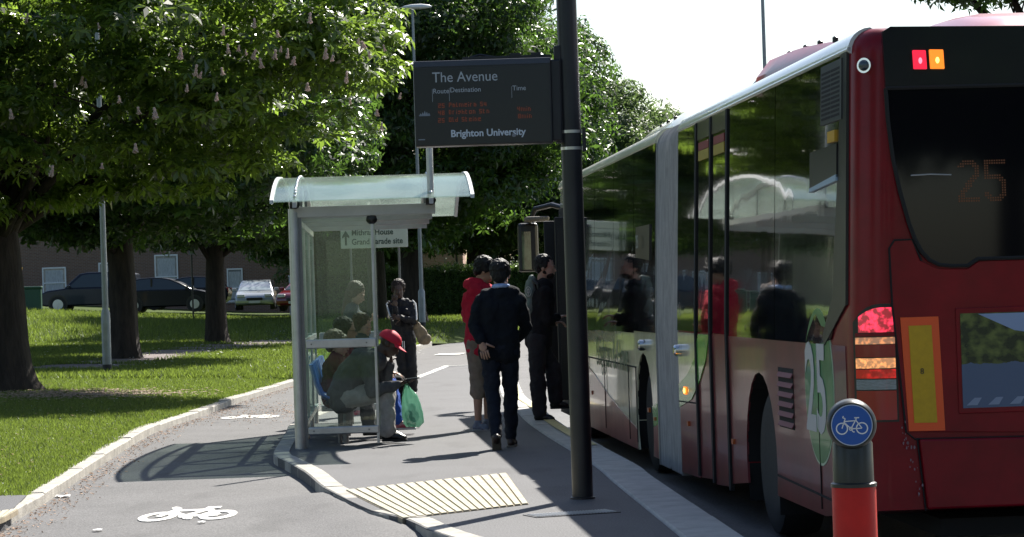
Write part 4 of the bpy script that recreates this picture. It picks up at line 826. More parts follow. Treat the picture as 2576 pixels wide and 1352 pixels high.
b_ = atl(549,866); tree('chestnut_tree', 'dark tree whose bare trunk stands alone between the dark saloon and silver car', b_, cB, tB, .85, 2.2, sz=.8)
def att(x, y): return (x, y, zl(x,y)-.05)
tree('chestnut_tree', 'tall dark tree behind the centre lamp post, its trunk rising in front of the hedge', att(-3.35,86), cD, tD, 1.0, .6)
tree('chestnut_tree', 'dark tree at the far left, its low branches hanging over the green bin', att(-17.2,71), cB, tB, .92, 4)
tree('chestnut_tree', 'dark tree rising behind the middle of the shelter, left of the centre lamp post', att(-4.9,92), cB, tB, 1.0, 5.1)
tree('dense_tree', 'dark tree behind the shelter roof, left of the centre lamp post', att(-7.9,101), cD, tD, .9, 1.9)
tree('dense_tree', 'dark tree above the clipped hedge, right behind the departure board', att(-1.5,108), cD, tD, 1.02, 3.2)
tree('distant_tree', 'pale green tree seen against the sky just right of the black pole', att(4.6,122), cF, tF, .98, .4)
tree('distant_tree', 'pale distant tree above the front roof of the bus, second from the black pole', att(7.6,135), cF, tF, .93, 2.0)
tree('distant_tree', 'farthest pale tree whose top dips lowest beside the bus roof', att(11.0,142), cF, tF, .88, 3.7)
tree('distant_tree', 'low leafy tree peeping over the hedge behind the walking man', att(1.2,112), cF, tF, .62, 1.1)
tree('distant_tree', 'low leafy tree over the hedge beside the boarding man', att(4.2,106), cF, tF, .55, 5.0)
tree('roadside_tree', 'tree whose low branches hang into the top right corner above the bus', (12.8,60,-.1), cB, tB, 1.0, .9)
rt_ = [o for o in bpy.data.objects if o.name.startswith('roadside_tree')][0]
for c_ in [o for o in bpy.data.objects if o.parent == rt_]:
    if c_.name.startswith('crown'): c_.location.z = 4.75
    else: c_.scale.z = 1.7
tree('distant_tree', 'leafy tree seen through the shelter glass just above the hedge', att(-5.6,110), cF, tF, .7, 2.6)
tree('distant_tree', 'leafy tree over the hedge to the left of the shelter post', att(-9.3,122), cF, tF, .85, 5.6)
# hedge
r_ = np.random.default_rng(3); hx0, hx1, hy, = -8.1, 14, 97.5
hz = lambda x: zl(x, hy)
hd_ = empty('hedge', (0,0,0), 0, 'long clipped dark green hedge running behind the shelter and the standing people', 'hedge')
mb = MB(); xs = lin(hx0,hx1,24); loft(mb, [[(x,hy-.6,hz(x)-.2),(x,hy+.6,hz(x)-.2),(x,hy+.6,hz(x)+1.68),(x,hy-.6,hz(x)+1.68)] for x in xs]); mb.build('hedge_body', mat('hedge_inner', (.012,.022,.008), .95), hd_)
N = 34000; x = r_.uniform(hx0,hx1,N); side = r_.uniform(0,1,N) < .62
y = np.where(side, hy-.62-r_.uniform(0,.14,N), r_.uniform(hy-.75,hy+.7,N)); g0 = np.array([hz(a) for a in x[::50]]).repeat(50)[:N]; g0 = np.interp(x, np.array(xs), np.array([hz(a) for a in xs]))
z = np.where(side, g0+r_.uniform(-.05,1.78,N), g0+1.70+r_.exponential(.07,N)*(1+.5*np.sin(x*2.1)))
p = np.stack([x,y,z],1); nn = r_.normal(size=(N,3))*.7+np.where(side[:,None], np.array([0,-.8,.4]), np.array([0,-.1,1.0]))
h_ = bpy.data.objects.new('hedge_leaves', np_mesh('hedge_leaves', leaves(r_, p, nn, .12, 3), 4, L_hedge)); COL.objects.link(h_); h_.parent = hd_
# grass blades
def grass(name, xy, h, w, m, label, seed):
    r_ = np.random.default_rng(seed); n = len(xy); z = np.array([zl(a,b) for a,b in xy]); base = np.stack([xy[:,0],xy[:,1],z],1)
    a = r_.uniform(0,math.pi,n); d = np.stack([np.cos(a),np.sin(a),np.zeros(n)],1)*w*r_.uniform(.6,1.4,(n,1)); hh = h*r_.uniform(.4,1.3,(n,1)); l = r_.normal(size=(n,3))*h*.45; l[:,2] = 0
    V = np.stack([base-d, base+d, base+l+np.concatenate([np.zeros((n,2)),hh],1)],1).reshape(-1,3)
    o = bpy.data.objects.new(name, np_mesh(name, V, 3, m)); COL.objects.link(o); return tag(o, label, kind='stuff')
M_gr = leafmat('grass_blade', (.055,.085,.02), (.09,.125,.035), (.235,.325,.05), .5, .45, .3)
r_ = np.random.default_rng(5); pts = []
while len(pts) < 130000:
    Y = 15.5+29.5*r_.random()**.8; fr = -(1400)/FPX*Y; kx = interp(KL, Y)-.14
    if fr < kx: 
        x_ = r_.uniform(fr, kx+.03); q = PL(205,996)
        if ((x_-q.x)/1.2)**2+((Y-q.y)/1.4)**2 < 1 and r_.random() < .75: continue
        if Y < P(40,1250,0).y-.02 : continue
        pts.append((x_, Y))
grass('lawn_grass', np.array(pts), .045, .006, M_gr, 'mown green grass of the near lawn', 1)
pts = []
while len(pts) < 110000:
    Y = r_.uniform(45,YF); fr = -1400/FPX*Y; kx = interp(KL, Y)-.14; x_ = r_.uniform(fr, kx)
    if any((x_-f.x)**2+(Y-f.y)**2 < 1.1**2 for f in fp[::2]): continue
    pts.append((x_,Y))
for k in range(70000):
    Y = r_.uniform(YF, 112); x_ = r_.uniform(-1400/FPX*Y, 6)
    if Y > yfar(x_)+.2: pts.append((x_,Y))
grass('bank_grass', np.array(pts), .10, .016, M_gr, 'longer green grass on the bank below the parked cars', 2)
pts = []
while len(pts) < 16000:
    Y = r_.uniform(72,106); x_ = r_.uniform(-1400/FPX*Y, -620/FPX*Y)
    pts.append((x_,Y))
grass('tall_grass', np.array(pts), .20, .012, M_gr, 'rough tall grass in front of the car park', 3)
def g4():
    if random.random() < .6: q = (rnd(-8.5,-2), rnd(48,74))
    else: q = (rnd(-14,-6), rnd(60,80))
    return q[0], q[1], zl(*q)+.08
scatter_quads('daisies', mat('daisy_white', (.75,.75,.68), .8), g4, 500, .03, 'white daisies sprinkled through the grass', 8)
def g5():
    Y = rnd(17,44); x = rnd(-1400/FPX*Y, interp(KL,Y)-.3); return x, Y, zl(x,Y)+.03
scatter_quads('petals', MT['daisy_white'], g5, 260, .010, 'tiny white petals and daisies in the near lawn', 9)
scatter_quads('pale_litter_leaves', mat('dead_leaf', (.35,.24,.13), .9), g5, 260, .016, 'dry fallen leaves on the near lawn', 10)

for i,(x,y,sc) in enumerate(((-14,-30,1.1),(-4,-42,1.2),(7,-36,1.0),(17,-26,1.2),(-22,-8,1.1),(24,0,1.1),(-26,20,1.2),(26,34,1.1))):  # unseen trees, added so glass and paint reflect foliage instead of bright sky
    tree('chestnut_tree', ('unseen tree added beyond the road for reflections' if x > 0 else 'unseen tree added on the lawn side for reflections'), (x,y,-.1), cB, tB, sc, i*1.3, group='unseen trees added for reflections')
# ================================================================== LAMP POSTS, SIGNS, CARS, HOUSES
M_galv = mat('galvanised', (.30,.32,.33), .5, metal=.25, var=.12, vs_=5)
def lamp_post(x, y, z, label, Hb, H, rb, rt, head=0, grp='street lamps', base=True):
    t = empty('street_lamp', (x,y,z), 0, label, 'street lamp', grp)
    if base:
        mb = MB(); mb.lathe([(rb+.003,-.2),(rb+.003,.17)], n=20); mb.build('black_foot', mat('foot_black', (.025,.025,.028), .6), t, smooth=True)
        mb = MB(); mb.lathe([(rb,.17),(rb,Hb-.08),(rt*1.12,Hb)], n=20); mb.build('base_column', M_galv, t, smooth=True)
        mb = MB(); mb.box((0,-rb-.002,.7),(rb*.9,.008,.5)); mb.build('access_door', M_galv, t, bevel=.003)
    mb = MB(); mb.tube([(0,0,Hb-.05 if base else 0),(0,0,H)], [rt,rt*.62], 16); mb.build('shaft', M_galv, t, smooth=True)
    if head:
        mb = MB(); st = [(-.42,.02,.02),(-.36,.10,.05),(-.15,.16,.09),(.15,.15,.10),(.38,.08,.06),(.46,.02,.02)]
        loft(mb, [[(head*(xx+.12), w*math.cos(a), H+.02+(hh*math.sin(a) if math.sin(a) > 0 else hh*.7*math.sin(a))) for a in lin(0,6.2832,14)[:-1]] for xx, w, hh in st]); mb.build('lantern', mat('lantern_white', (.6,.62,.62), .35, coat=.3), t, smooth=2)
    return t
q = PL(270,940); lamp_post(q.x, q.y, q.z, 'grey street lamp post on the near lawn in front of the thick dark trunk', 1.2, 8.0, .085, .058, 1)
q = PL(1063,825); lamp_post(q.x, q.y, q.z, 'tall grey street lamp with a white lantern standing behind the shelter', 1.2, PY(1045,20,q.y).z-q.z, .105, .062, 1.05)
lamp_post(7.9, 78, 0, 'thin lamp post rising into the white sky behind the bus roof', 1.2, 13, .1, .075, 1)
# little post with a yellow cap, thin black post by the cars
q = PL(45,795); q = Vector((-17.3, 90, zl(-17.3,90))); s_ = FPX/90
t = empty('marker_post', q, 0, 'slim green and white marker post with a yellow plate on top', 'marker post')
mb = MB(); mb.tube([(0,0,0),(0,0,1.25)], .06, 10); mb.build('post', mat('post_green', (.04,.16,.10), .6), t, smooth=True)
mb = MB(); mb.tube([(0,0,1.25),(0,0,1.5)], .06, 10); mb.build('white_band', mat('band_white', (.6,.6,.6), .6), t, smooth=True)
mb = MB(); mb.box((0,0,1.72), (.17,.1,.42)); mb.build('yellow_plate', mat('plate_yel', (.6,.38,.03), .6), t, bevel=.02)
q = Vector((-12.25, 98, zl(-12.25,98))); t = empty('sign_post', q, 0, 'thin black post standing in front of the dark saloon beside the bare trunk', 'post')
mb = MB(); mb.tube([(0,0,0),(0,0,2.9)], .035, 10); mb.build('post', M_blk, t, smooth=True); mb = MB(); mb.box((0,-.04,2.7), (.2,.02,.3)); mb.build('sign_plate', M_alud, t)
q = Vector((-10.2, 118, zl(-10.2,118))); t = empty('white_gatepost', q, 0, 'white square post standing against the brick house right of the silver car', 'post')
mb = MB(); mb.box((0,0,.9), (.18,.18,1.8)); mb.build('post', mat('post_white', (.6,.62,.65), .6), t, bevel=.02); mb = MB(); mb.box((0,0,1.83), (.24,.24,.06)); mb.build('post_cap', MT['post_white'], t, bevel=.02)
# direction sign behind the shelter
Ys = 47.0; a = PY(858,632,Ys); b = PY(1025,575,Ys); sc_ = FPX/Ys
t = empty('direction_sign', ((a.x+b.x)/2, Ys, rise(Ys)), 0, 'pale direction sign with an up arrow reading Mithras House, Grand Parade site', 'direction sign')
w_ = b.x-a.x; zc_ = (a.z+b.z)/2-rise(Ys)+.05; hgt = .40
M_sgn = mat('sign_pale', (.52,.56,.50), .55, var=.06, vs_=4)
mb = MB(); mb.box((0,0,zc_), (w_,.03,hgt)); brd = mb.build('sign_board', M_sgn, t, bevel=.01); mb = MB(); mb.box((0,0,zc_+hgt/2+.07), (w_,.03,.13)); mb.build('upper_board', M_sgn, t, bevel=.01)
mb = MB(); [mb.tube([(x,.045,0),(x,.045,zc_+.3)], .022, 10) for x in (-w_*.36,)]; mb.build('sign_post', M_alud, t, smooth=True); mb = MB(); mb.tube([(w_*.36,.045,0),(w_*.36,.045,zc_+.3)], .022, 10); mb.build('sign_post', M_alud, t, smooth=True)
M_si = mat('sign_ink', (.03,.06,.05), .6)
for s, dz in (('Mithras House',.045),('Grand Parade site',-.125)): text('lettering', s, .150, M_si, brd, (-w_/2+.20,-.018,zc_+dz-.005), (1,0,0), (0,0,1), bold=.003, sx=.86)
mb = MB(); ax = -w_/2+.095; mb.prism([(ax-.018,zc_-.14),(ax+.018,zc_-.14),(ax+.018,zc_+.02),(ax+.065,zc_-.01),(ax+.065,zc_+.03),(ax,zc_+.13),(ax-.065,zc_+.03),(ax-.065,zc_-.01),(ax-.018,zc_+.02)], lambda x,z: (x,-.019,z), lambda x,z: (x,-.014,z)); mb.build('arrow', M_si, brd)
# wheelie bin
q = Vector((-19.9,106,0)); q.z = zl(q.x,q.y)+.05; t = empty('green_bin', q, .1, 'dark green lidded bin standing left of the dark off-road car', 'bin')
M_bin = mat('bin_green', (.02,.075,.05), .5); mb = MB(); mb.box((0,0,.45), (.78,.6,.9)); o = mb.build('bin_body', M_bin, t, bevel=.05)
mb = MB(); mb.box((0,0,.94), (.86,.7,.1)); mb.build('lid', M_bin, t, bevel=.03); mb = MB(); mb.box((0,.36,.86), (.6,.05,.05)); mb.build('handle', M_bin, t, bevel=.01)
# ---- cars
M_cg = mat('car_glass', (.02,.03,.035), .06, spec=.7); M_hub = mat('alloy', (.55,.56,.58), .35, metal=.7); M_hl = mat('headlamp', (.6,.62,.62), .1, spec=1); M_tl = mat('car_tail', (.35,.01,.01), .3)
def car(label, loc, rz, paint, low, roof, W_=1.72, glass=None, wheels=(.8,-.8+0), wr=.31, spare=False, grp='cars parked beyond the grass bank'):
    """low: (x, z) outline of the lower body; roof: (x,z) outline of the cabin; x runs to the nose"""
    t = empty('parked_car', loc, rz, label, 'car', grp); n = len(low)
    def slab(pts, w0, zmid, tap, name, m, bev):
        mb = MB(); f = lambda s: (lambda x,z: (x, s*(w0/2 - tap*max(0,z-zmid)), z)); mb.prism(pts, f(-1), f(1)); return mb.build(name, m, t, bevel=bev, smooth=True)
    slab(low, W_, .6, .06, 'body', paint, .06)
    zr = max(z for x,z in roof); zb = min(z for x,z in roof)
    slab(roof, W_-.1, zb, .28, 'cabin', paint, .05)
    cx = sum(x for x,z in roof)/len(roof)
    ins = [(cx+(x-cx)*.90, zb+.03+(z-zb)*.84) for x,z in roof]
    for s in (-1,1):
        mb = MB(); k = lambda off: (lambda x,z: (x, s*((W_-.1)/2-.28*max(0,z-zb)+off), z)); mb.prism(ins, k(.006), k(-.02)); g = mb.build('side_glass', M_cg, t)
        mb = MB(); mb.box((cx, s*((W_-.1)/2-.28*.22+.008), (zr+zb)/2), (.07,.03,zr-zb-.1), Matrix.Rotation(s*-.0,3,'X')); mb.build('door_pillar', paint, t)
    rf = sorted(roof, key=lambda p: p[0]); fr_b = rf[-1]; top_f = [p for p in roof if p[1] > zr-.12][-1] if roof[0][0] < 0 else [p for p in roof if p[1] > zr-.12][0]
    topF = max([p for p in roof if p[1] > zr-.1], key=lambda p: p[0]); topB = min([p for p in roof if p[1] > zr-.1], key=lambda p: p[0]); botF = rf[-1]; botB = rf[0]
    for nm, A, B in (('windscreen', botF, topF), ('rear_glass', botB, topB)):
        sg = 1 if nm == 'windscreen' else -1; mb = MB(); a0 = Vector((A[0],0,A[1])).lerp(Vector((B[0],0,B[1])), .08); b0 = Vector((A[0],0,A[1])).lerp(Vector((B[0],0,B[1])), .92); nrm = Vector((B[1]-A[1],0,A[0]-B[0])).normalized()*sg
        if nrm.z < 0: nrm = -nrm
        wa = (W_-.1)/2-.09; wb = wa-.28*(zr-zb)
        mb.add([a0+nrm*.012+Vector((0,-wa,0)), a0+nrm*.012+Vector((0,wa,0)), b0+nrm*.012+Vector((0,wb,0)), b0+nrm*.012+Vector((0,-wb,0)), a0-nrm*.02+Vector((0,-wa,0)), a0-nrm*.02+Vector((0,wa,0)), b0-nrm*.02+Vector((0,wb,0)), b0-nrm*.02+Vector((0,-wb,0))], [(0,1,2,3),(7,6,5,4),(0,4,5,1),(1,5,6,2),(2,6,7,3),(3,7,4,0)]); mb.build(nm, glass or M_cg, t)
    xf = max(x for x,z in low); xb = min(x for x,z in low)
    for x in wheels:
        for s in (-1,1):
            w = empty('wheel', (0,0,0)); w.parent = t; mb = MB(); mb.lathe([(wr*.6,-.1),(wr*.95,-.105),(wr,-.06),(wr,.06),(wr*.95,.105),(wr*.6,.1)], (0,0,0), 22, 'Y'); mb.v = [(p[0]+x,p[1]+s*(W_/2-.085),p[2]+wr) for p in mb.v]; mb.build('tyre', M_rub2, w, smooth=True)
            mb = MB(); yy = s*(W_/2+.012); mb.tube([(x,yy-.012,wr),(x,yy+.012,wr)], [wr*.62,wr*.62], 18)
            for k in range(5): a = 2*math.pi*k/5; mb.bar((x,s*(W_/2+.022),wr),(x+wr*.6*math.cos(a),s*(W_/2+.018),wr+wr*.6*math.sin(a)), .07,.02)
            mb.build('rim', M_hub, w)
            mb = MB(); mb.lathe([(wr*1.14,-.004),(wr*1.14,.004)], (0,0,0), 24, 'Y'); mb.v = [(p[0]+x,p[1]+s*(W_/2+.003),p[2]+wr*1.05) for p in mb.v if 1]; mb.build('wheel_arch', M_blk, t)
    for s in (-1,1):
        mb = MB(); mb.box((xf-.10,s*(W_/2-.24),.68), (.22,.34,.14)); mb.build('headlamp', M_hl, t, bevel=.03); mb = MB(); mb.box((xb+.06,s*(W_/2-.14),.80), (.14,.2,.22)); mb.build('tail_lamp', M_tl, t, bevel=.02)
        mb = MB(); mb.box((botF[0]-.25,s*(W_/2+.09),zb+.08), (.12,.2,.14)); mb.build('door_mirror', paint, t, bevel=.03)
    mb = MB(); mb.box((xf+.005,0,.52), (.03,.7,.13)); mb.build('front_grille', M_blk, t, bevel=.01); mb = MB(); mb.box((xf+.01,0,.38), (.03,.5,.11)); mb.build('number_plate', mat('plate_white', (.6,.6,.58), .5), t)
    if spare: mb = MB(); mb.lathe([(.15,-.11),(.33,-.10),(.35,0),(.33,.10),(.15,.11)], (0,0,0), 22, 'X'); mb.v = [(p[0]+xb-.1,p[1],p[2]+.86) for p in mb.v]; mb.build('spare_wheel', M_blk, t, smooth=True)
    return t
P_navy = mat('paint_navy', (.006,.010,.022), .25, spec=.3, coat=.1); P_dk = mat('paint_dark', (.006,.008,.012), .25, spec=.3, coat=.1); P_sil = mat('paint_silver', (.42,.45,.48), .25, metal=.4, coat=.6); P_rd = mat('paint_red', (.16,.01,.015), .2, coat=1)
suv_l = [(-2.15,.42),(-2.2,.7),(-2.15,1.08),(1.0,1.08),(1.85,.98),(2.12,.86),(2.2,.62),(2.15,.36),(1.9,.30),(-2.0,.30)]; suv_r = [(-2.1,1.05),(-1.98,1.62),(-1.6,1.74),(.1,1.74),(.45,1.68),(1.12,1.06)]
hat_l = [(-2.0,.35),(-2.08,.55),(-2.08,.75),(-2.0,.93),(-.5,.96),(.9,.94),(1.35,.89),(1.7,.80),(1.92,.70),(2.03,.56),(2.05,.42),(2.0,.28),(1.7,.22),(-1.8,.22)]; hat_r = [(-1.95,.90),(-1.72,1.14),(-1.45,1.32),(-1.0,1.42),(-.5,1.45),(-.1,1.43),(.25,1.36),(.6,1.21),(1.2,.90)]
g = lambda x, y: zl(x,y)+.05
x_, y_ = (232-1288)/FPX*112, 112; z_ = 1.4+ (774-786)/FPX*112
car('dark blue off-road car with a spare wheel on its back, parked facing left', (x_,y_,z_), math.pi, P_navy, suv_l, suv_r, 1.8, wheels=(1.38,-1.32), wr=.37, spare=True)
x_, y_ = (418-1288)/FPX*106, 106; z_ = 1.4+(768-786)/FPX*106
car('black hatchback facing right, its nose just left of the bare trunk', (x_,y_,z_), 0, P_dk, hat_l, hat_r, 1.72, wheels=(1.25,-1.25), wr=.31)
x_, y_ = (462-1288)/FPX*116, 116; z_ = 1.4+(767-778)/FPX*116
car('dark car parked behind the black hatchback with only its roof showing', (x_,y_,z_), math.pi, P_dk, hat_l, hat_r, 1.72, wheels=(1.25,-1.25))
x_, y_ = (643-1288)/FPX*114, 114; z_ = 1.4+(761-780)/FPX*114
car('small silver car facing the camera between the bare trunk and the shelter', (x_,y_,z_), -math.pi/2+.06, P_sil, hat_l, hat_r, 1.68, wheels=(1.25,-1.25), glass=mat('screen_bright', (.30,.36,.38), .08, spec=1)).scale = (1,1,.92)
x_, y_ = (776-1288)/FPX*113, 113; z_ = 1.4+(757-782)/FPX*113
car('red car mostly hidden by the left post of the bus shelter', (x_,y_,z_), -math.pi/2-.25, P_rd, hat_l, hat_r, 1.7, wheels=(1.25,-1.25))
# car park surface
mb = MB(); xs = lin(-34,-8.5,10); mb_v = [(x,y,zl(x,100)*.35+zl(x,110)*.65+.0) for y in (102,124) for x in xs]
# ---- brick houses
def brick(name, c1, c2, mortar, s=1.0):
    m = bpy.data.materials.new(name); m.use_nodes = True; n = m.node_tree; b = n.nodes['Principled BSDF']; L = n.links.new; tc = n.nodes.new('ShaderNodeTexCoord'); sp = n.nodes.new('ShaderNodeSeparateXYZ'); L(tc.outputs['Object'], sp.inputs[0]); ad = n.nodes.new('ShaderNodeMath'); L(sp.outputs[0], ad.inputs[0]); L(sp.outputs[1], ad.inputs[1]); cb = n.nodes.new('ShaderNodeCombineXYZ'); L(ad.outputs[0], cb.inputs[0]); L(sp.outputs[2], cb.inputs[1])
    br = n.nodes.new('ShaderNodeTexBrick'); L(cb.outputs[0], br.inputs[0]); br.inputs['Color1'].default_value = (*c1,1); br.inputs['Color2'].default_value = (*c2,1); br.inputs['Mortar'].default_value = (*mortar,1); br.inputs['Scale'].default_value = s; br.inputs['Brick Width'].default_value = .225; br.inputs['Row Height'].default_value = .075; br.inputs['Mortar Size'].default_value = .012
    L(br.outputs[0], b.inputs[0]); b.inputs['Roughness'].default_value = .9; return m
M_b1 = brick('brick_brown', (.19,.105,.075), (.14,.08,.06), (.21,.17,.15)); M_b2 = brick('brick_pink', (.50,.27,.20), (.42,.22,.16), (.45,.36,.3)); M_tile = mat('roof_tile', (.10,.06,.05), .85, var=.3, vs_=3)
M_frm = mat('window_frame_white', (.7,.72,.75), .5); M_pane = mat('window_pane', (.16,.19,.22), .12, spec=.8, var=.35, vs_=6, stretch=(6,1,.6)); M_cur = mat('net_curtain', (.42,.44,.46), .8, var=.35, vs_=14, stretch=(5,1,.4))
def window(parent, x, z, w, h, y=0, split=.42):
    f = MB(); t_ = .07
    for (cx,cz,sx,sz) in ((x,z+h/2-t_/2,w,t_),(x,z-h/2+t_/2,w,t_),(x-w/2+t_/2,z,t_,h-2*t_-.004),(x+w/2-t_/2,z,t_,h-2*t_-.004),(x,z+h*(split-.5),w-2*t_-.004,t_*.8)): f.box((cx,y-.03,cz), (sx,.06,sz))
    fo = f.build('window', M_frm, parent); m_ = MB(); m_.box((x,y-.012,z), (w-.03,.012,h-.03)); m_.build('pane', M_pane, fo); m_ = MB(); m_.box((x,y-.0205,z), (w*.75,.004,h*.8)); m_.build('curtain', M_cur, fo)
    m_ = MB(); m_.box((x,y-.05,z-h/2-.04), (w+.16,.10,.06)); m_.build('sill', M_kerb, fo)
def house(label, x0, x1, y, z, H, m, wins, depth=8, rh=3):
    t = empty('brick_house', ((x0+x1)/2, y, z), 0, label, 'house', 'brick houses behind the trees'); w = x1-x0; mb = MB(); mb.box((0,depth/2,H/2-.5), (w,depth,H+1)); mb.build('wall', m, t)
    mb = MB(); mb.add([(-w/2-.3,-.35,H-.05),(w/2+.3,-.35,H-.05),(w/2+.3,depth+.35,H-.05),(-w/2-.3,depth+.35,H-.05),(-w/2-.3,depth/2,H+rh),(w/2+.3,depth/2,H+rh)], [(0,1,5,4),(2,3,4,5),(0,4,3),(1,2,5),(3,2,1,0)]); rf = mb.build('roof', M_tile, t)
    mb = MB(); mb.box((w*.2,depth/2,H+rh+.3), (.9,.6,1.3)); mb.build('chimney', m, rf)
    for wx, wz_, ww, wh in wins: window(t, wx-(x0+x1)/2, wz_-z, ww, wh)
    mb = MB(); mb.tube([(w/2-.3,-.08,0),(w/2-.3,-.08,H)], .05, 8); mb.build('drainpipe', M_blk, t); return t
Yh = 130; hw = lambda u,v: PY(u,v,Yh)
wl = []
for u0,v0,u1,v1 in ((108,672,166,742),(391,640,447,738),(573,675,610,760),(250,660,300,742),(-60,672,-4,742)):
    a, b = hw(u0,v1), hw(u1,v0); wl.append(((a.x+b.x)/2,(a.z+b.z)/2,b.x-a.x,b.z-a.z))
for w_ in list(wl): wl.append((w_[0], w_[1]+2.9, w_[2], 1.3))
house('long brown brick house with white framed windows behind the parked cars', -31, -10.6, Yh, .9, 5.6, M_b1, wl)
house('pink brick house glimpsed through leaves above the hedge right of the centre lamp', -7.5, -2.4, 126, .6, 4.6, M_b2, [(-5,2.6,1,1.2)], rh=2.6)

# ================================================================== PEOPLE
def clothm(name, c, rough=.85, var=.15, vs__=14, **k): return mat(name, c, rough, spec=.25, var=var, vs_=vs__, bump=.25, bs=160, **k)
SKa = mat('skin_light', (.42,.25,.18), .55, var=.06, vs_=12); SKt = mat('skin_tan', (.36,.20,.13), .55, var=.06, vs_=12); SKd = mat('skin_dark', (.060,.032,.022), .45, var=.1, vs_=12)
H_blk = mat('hair_black', (.006,.005,.005), .55, spec=.35, bump=.6, bs=90, stretch=(1,1,.25)); H_brn = mat('hair_brown', (.06,.028,.016), .6, spec=.3, var=.35, vs_=30, bump=.6, bs=90, stretch=(1,1,.2)); H_lbr = mat('hair_light_brown', (.16,.10,.055), .5, var=.35, vs_=30, bump=.6, bs=90, stretch=(1,1,.2)); H_dbr = mat('hair_dark_brown', (.02,.011,.008), .6, spec=.3, var=.3, vs_=30, bump=.6, bs=90, stretch=(1,1,.2))
M_eye = mat('eye_dark', (.01,.008,.008), .2); M_lip = mat('lips', (.22,.07,.06), .5)
def fin(mb, base, D, N, Wv, lens, radii, curl):
    p = Vector(base); path = [p.copy()]; d = Vector(D)
    for L_, c in zip(lens, curl):
        q = Matrix.Rotation(c, 3, Wv); d = q @ d; p = p + d*L_; path.append(p.copy())
    mb.tube(path, radii, 8); mb.ell(path[-1], (radii[-1],)*3, n=6, m=4)
def hand(mb, solid, wr, D, N, side, curl=.35, s=1.0):
    """D along the fingers, N palm normal, side = +1/-1 decides the thumb side"""
    D = Vector(D).normalized(); N = Vector(N); N = (N-D*N.dot(D)).normalized(); Wv = D.cross(N)*side; wr = Vector(wr)
    solid.ell(wr+D*.045*s, (.040*s,.016*s,.052*s), (Wv, N, D)); solid.cap(wr-D*.01, .026*s, wr+D*.02*s, .027*s)
    for k, (o, L_) in enumerate(((.030,.036),(.010,.041),(-.010,.038),(-.029,.030))):
        fin(mb, wr+D*.085*s+Wv*o*s, D+Wv*o*2, N, Wv*side, [L_*s,L_*.68*s,L_*.55*s], [.0092*s,.0085*s,.0078*s,.0065*s], [curl*.7,curl,curl*.8])
    fin(mb, wr+D*.025*s+Wv*.032*s, (D*.62+Wv*.75+N*.25).normalized(), N, Wv*side, [.034*s,.030*s,.024*s], [.0115*s,.010*s,.009*s,.0075*s], [curl*.4,curl*.3,curl*.3])
def head_parts(s, C, F, U):
    F = F.normalized(); U = (U-F*U.dot(F)).normalized(); R = F.cross(U); C = Vector(C); F, U, R = F*1.1, U*1.1, R*1.1; B = (R,F,U)
    s.ell(C+U*.030-F*.012, (.074,.094,.088), B); s.ell(C-U*.035+F*.026, (.058,.066,.078), B); s.ell(C-U*.088+F*.056, (.026,.026,.022), B)
    s.cap(C-U*.062+R*.042+F*.01, .022, C-U*.085+R*.014+F*.055, .02); s.cap(C-U*.062-R*.042+F*.01, .022, C-U*.085-R*.014+F*.055, .02)
    s.cap(C+U*.002+F*.086, .009, C-U*.032+F*.106, .0135); s.ell(C-U*.060+F*.086, (.022,.012,.012), B); s.cap(C+U*.016+F*.078+R*.03, .012, C+U*.016+F*.078-R*.03, .012)
    for k in (-1,1): s.ell(C+R*.074*k-U*.010-F*.012, (.010,.020,.032), B)
    return C, F, U, R
def face_bits(C, F, U, R):
    e = MB(); l = MB()
    for k in (-1,1):
        e.ell(C+R*.030*k+F*.0835-U*.003, (.013,.006,.0065), (R,F,U), n=8, m=5); e.tube([C+R*.016*k+F*.089+U*.017, C+R*.032*k+F*.085+U*.021, C+R*.046*k+F*.070+U*.015], .0032, 5)
    l.ell(C-U*.060+F*.094, (.021,.006,.007), (R,F,U), n=8, m=5); return e, l
def merge(me, extra, mats):
    """append loose geometry (fingers, eyes) to the body mesh, one object"""
    bm = bmesh.new(); bm.from_mesh(me)
    for k, (mb, mi) in enumerate(extra):
        vs = [bm.verts.new(p) for p in mb.v]
        for f in mb.f:
            try: fc = bm.faces.new([vs[i] for i in f]); fc.material_index = mi; fc.smooth = True
            except Exception: pass
    bm.to_mesh(me); bm.free(); me.materials.clear(); [me.materials.append(m) for m in mats]; return me
def child(me, name, parent, lab=None):
    o = bpy.data.objects.new(name, me); COL.objects.link(o); o.parent = parent
    if lab: o['label'] = lab
    return o
V3 = lambda p: Vector(p)
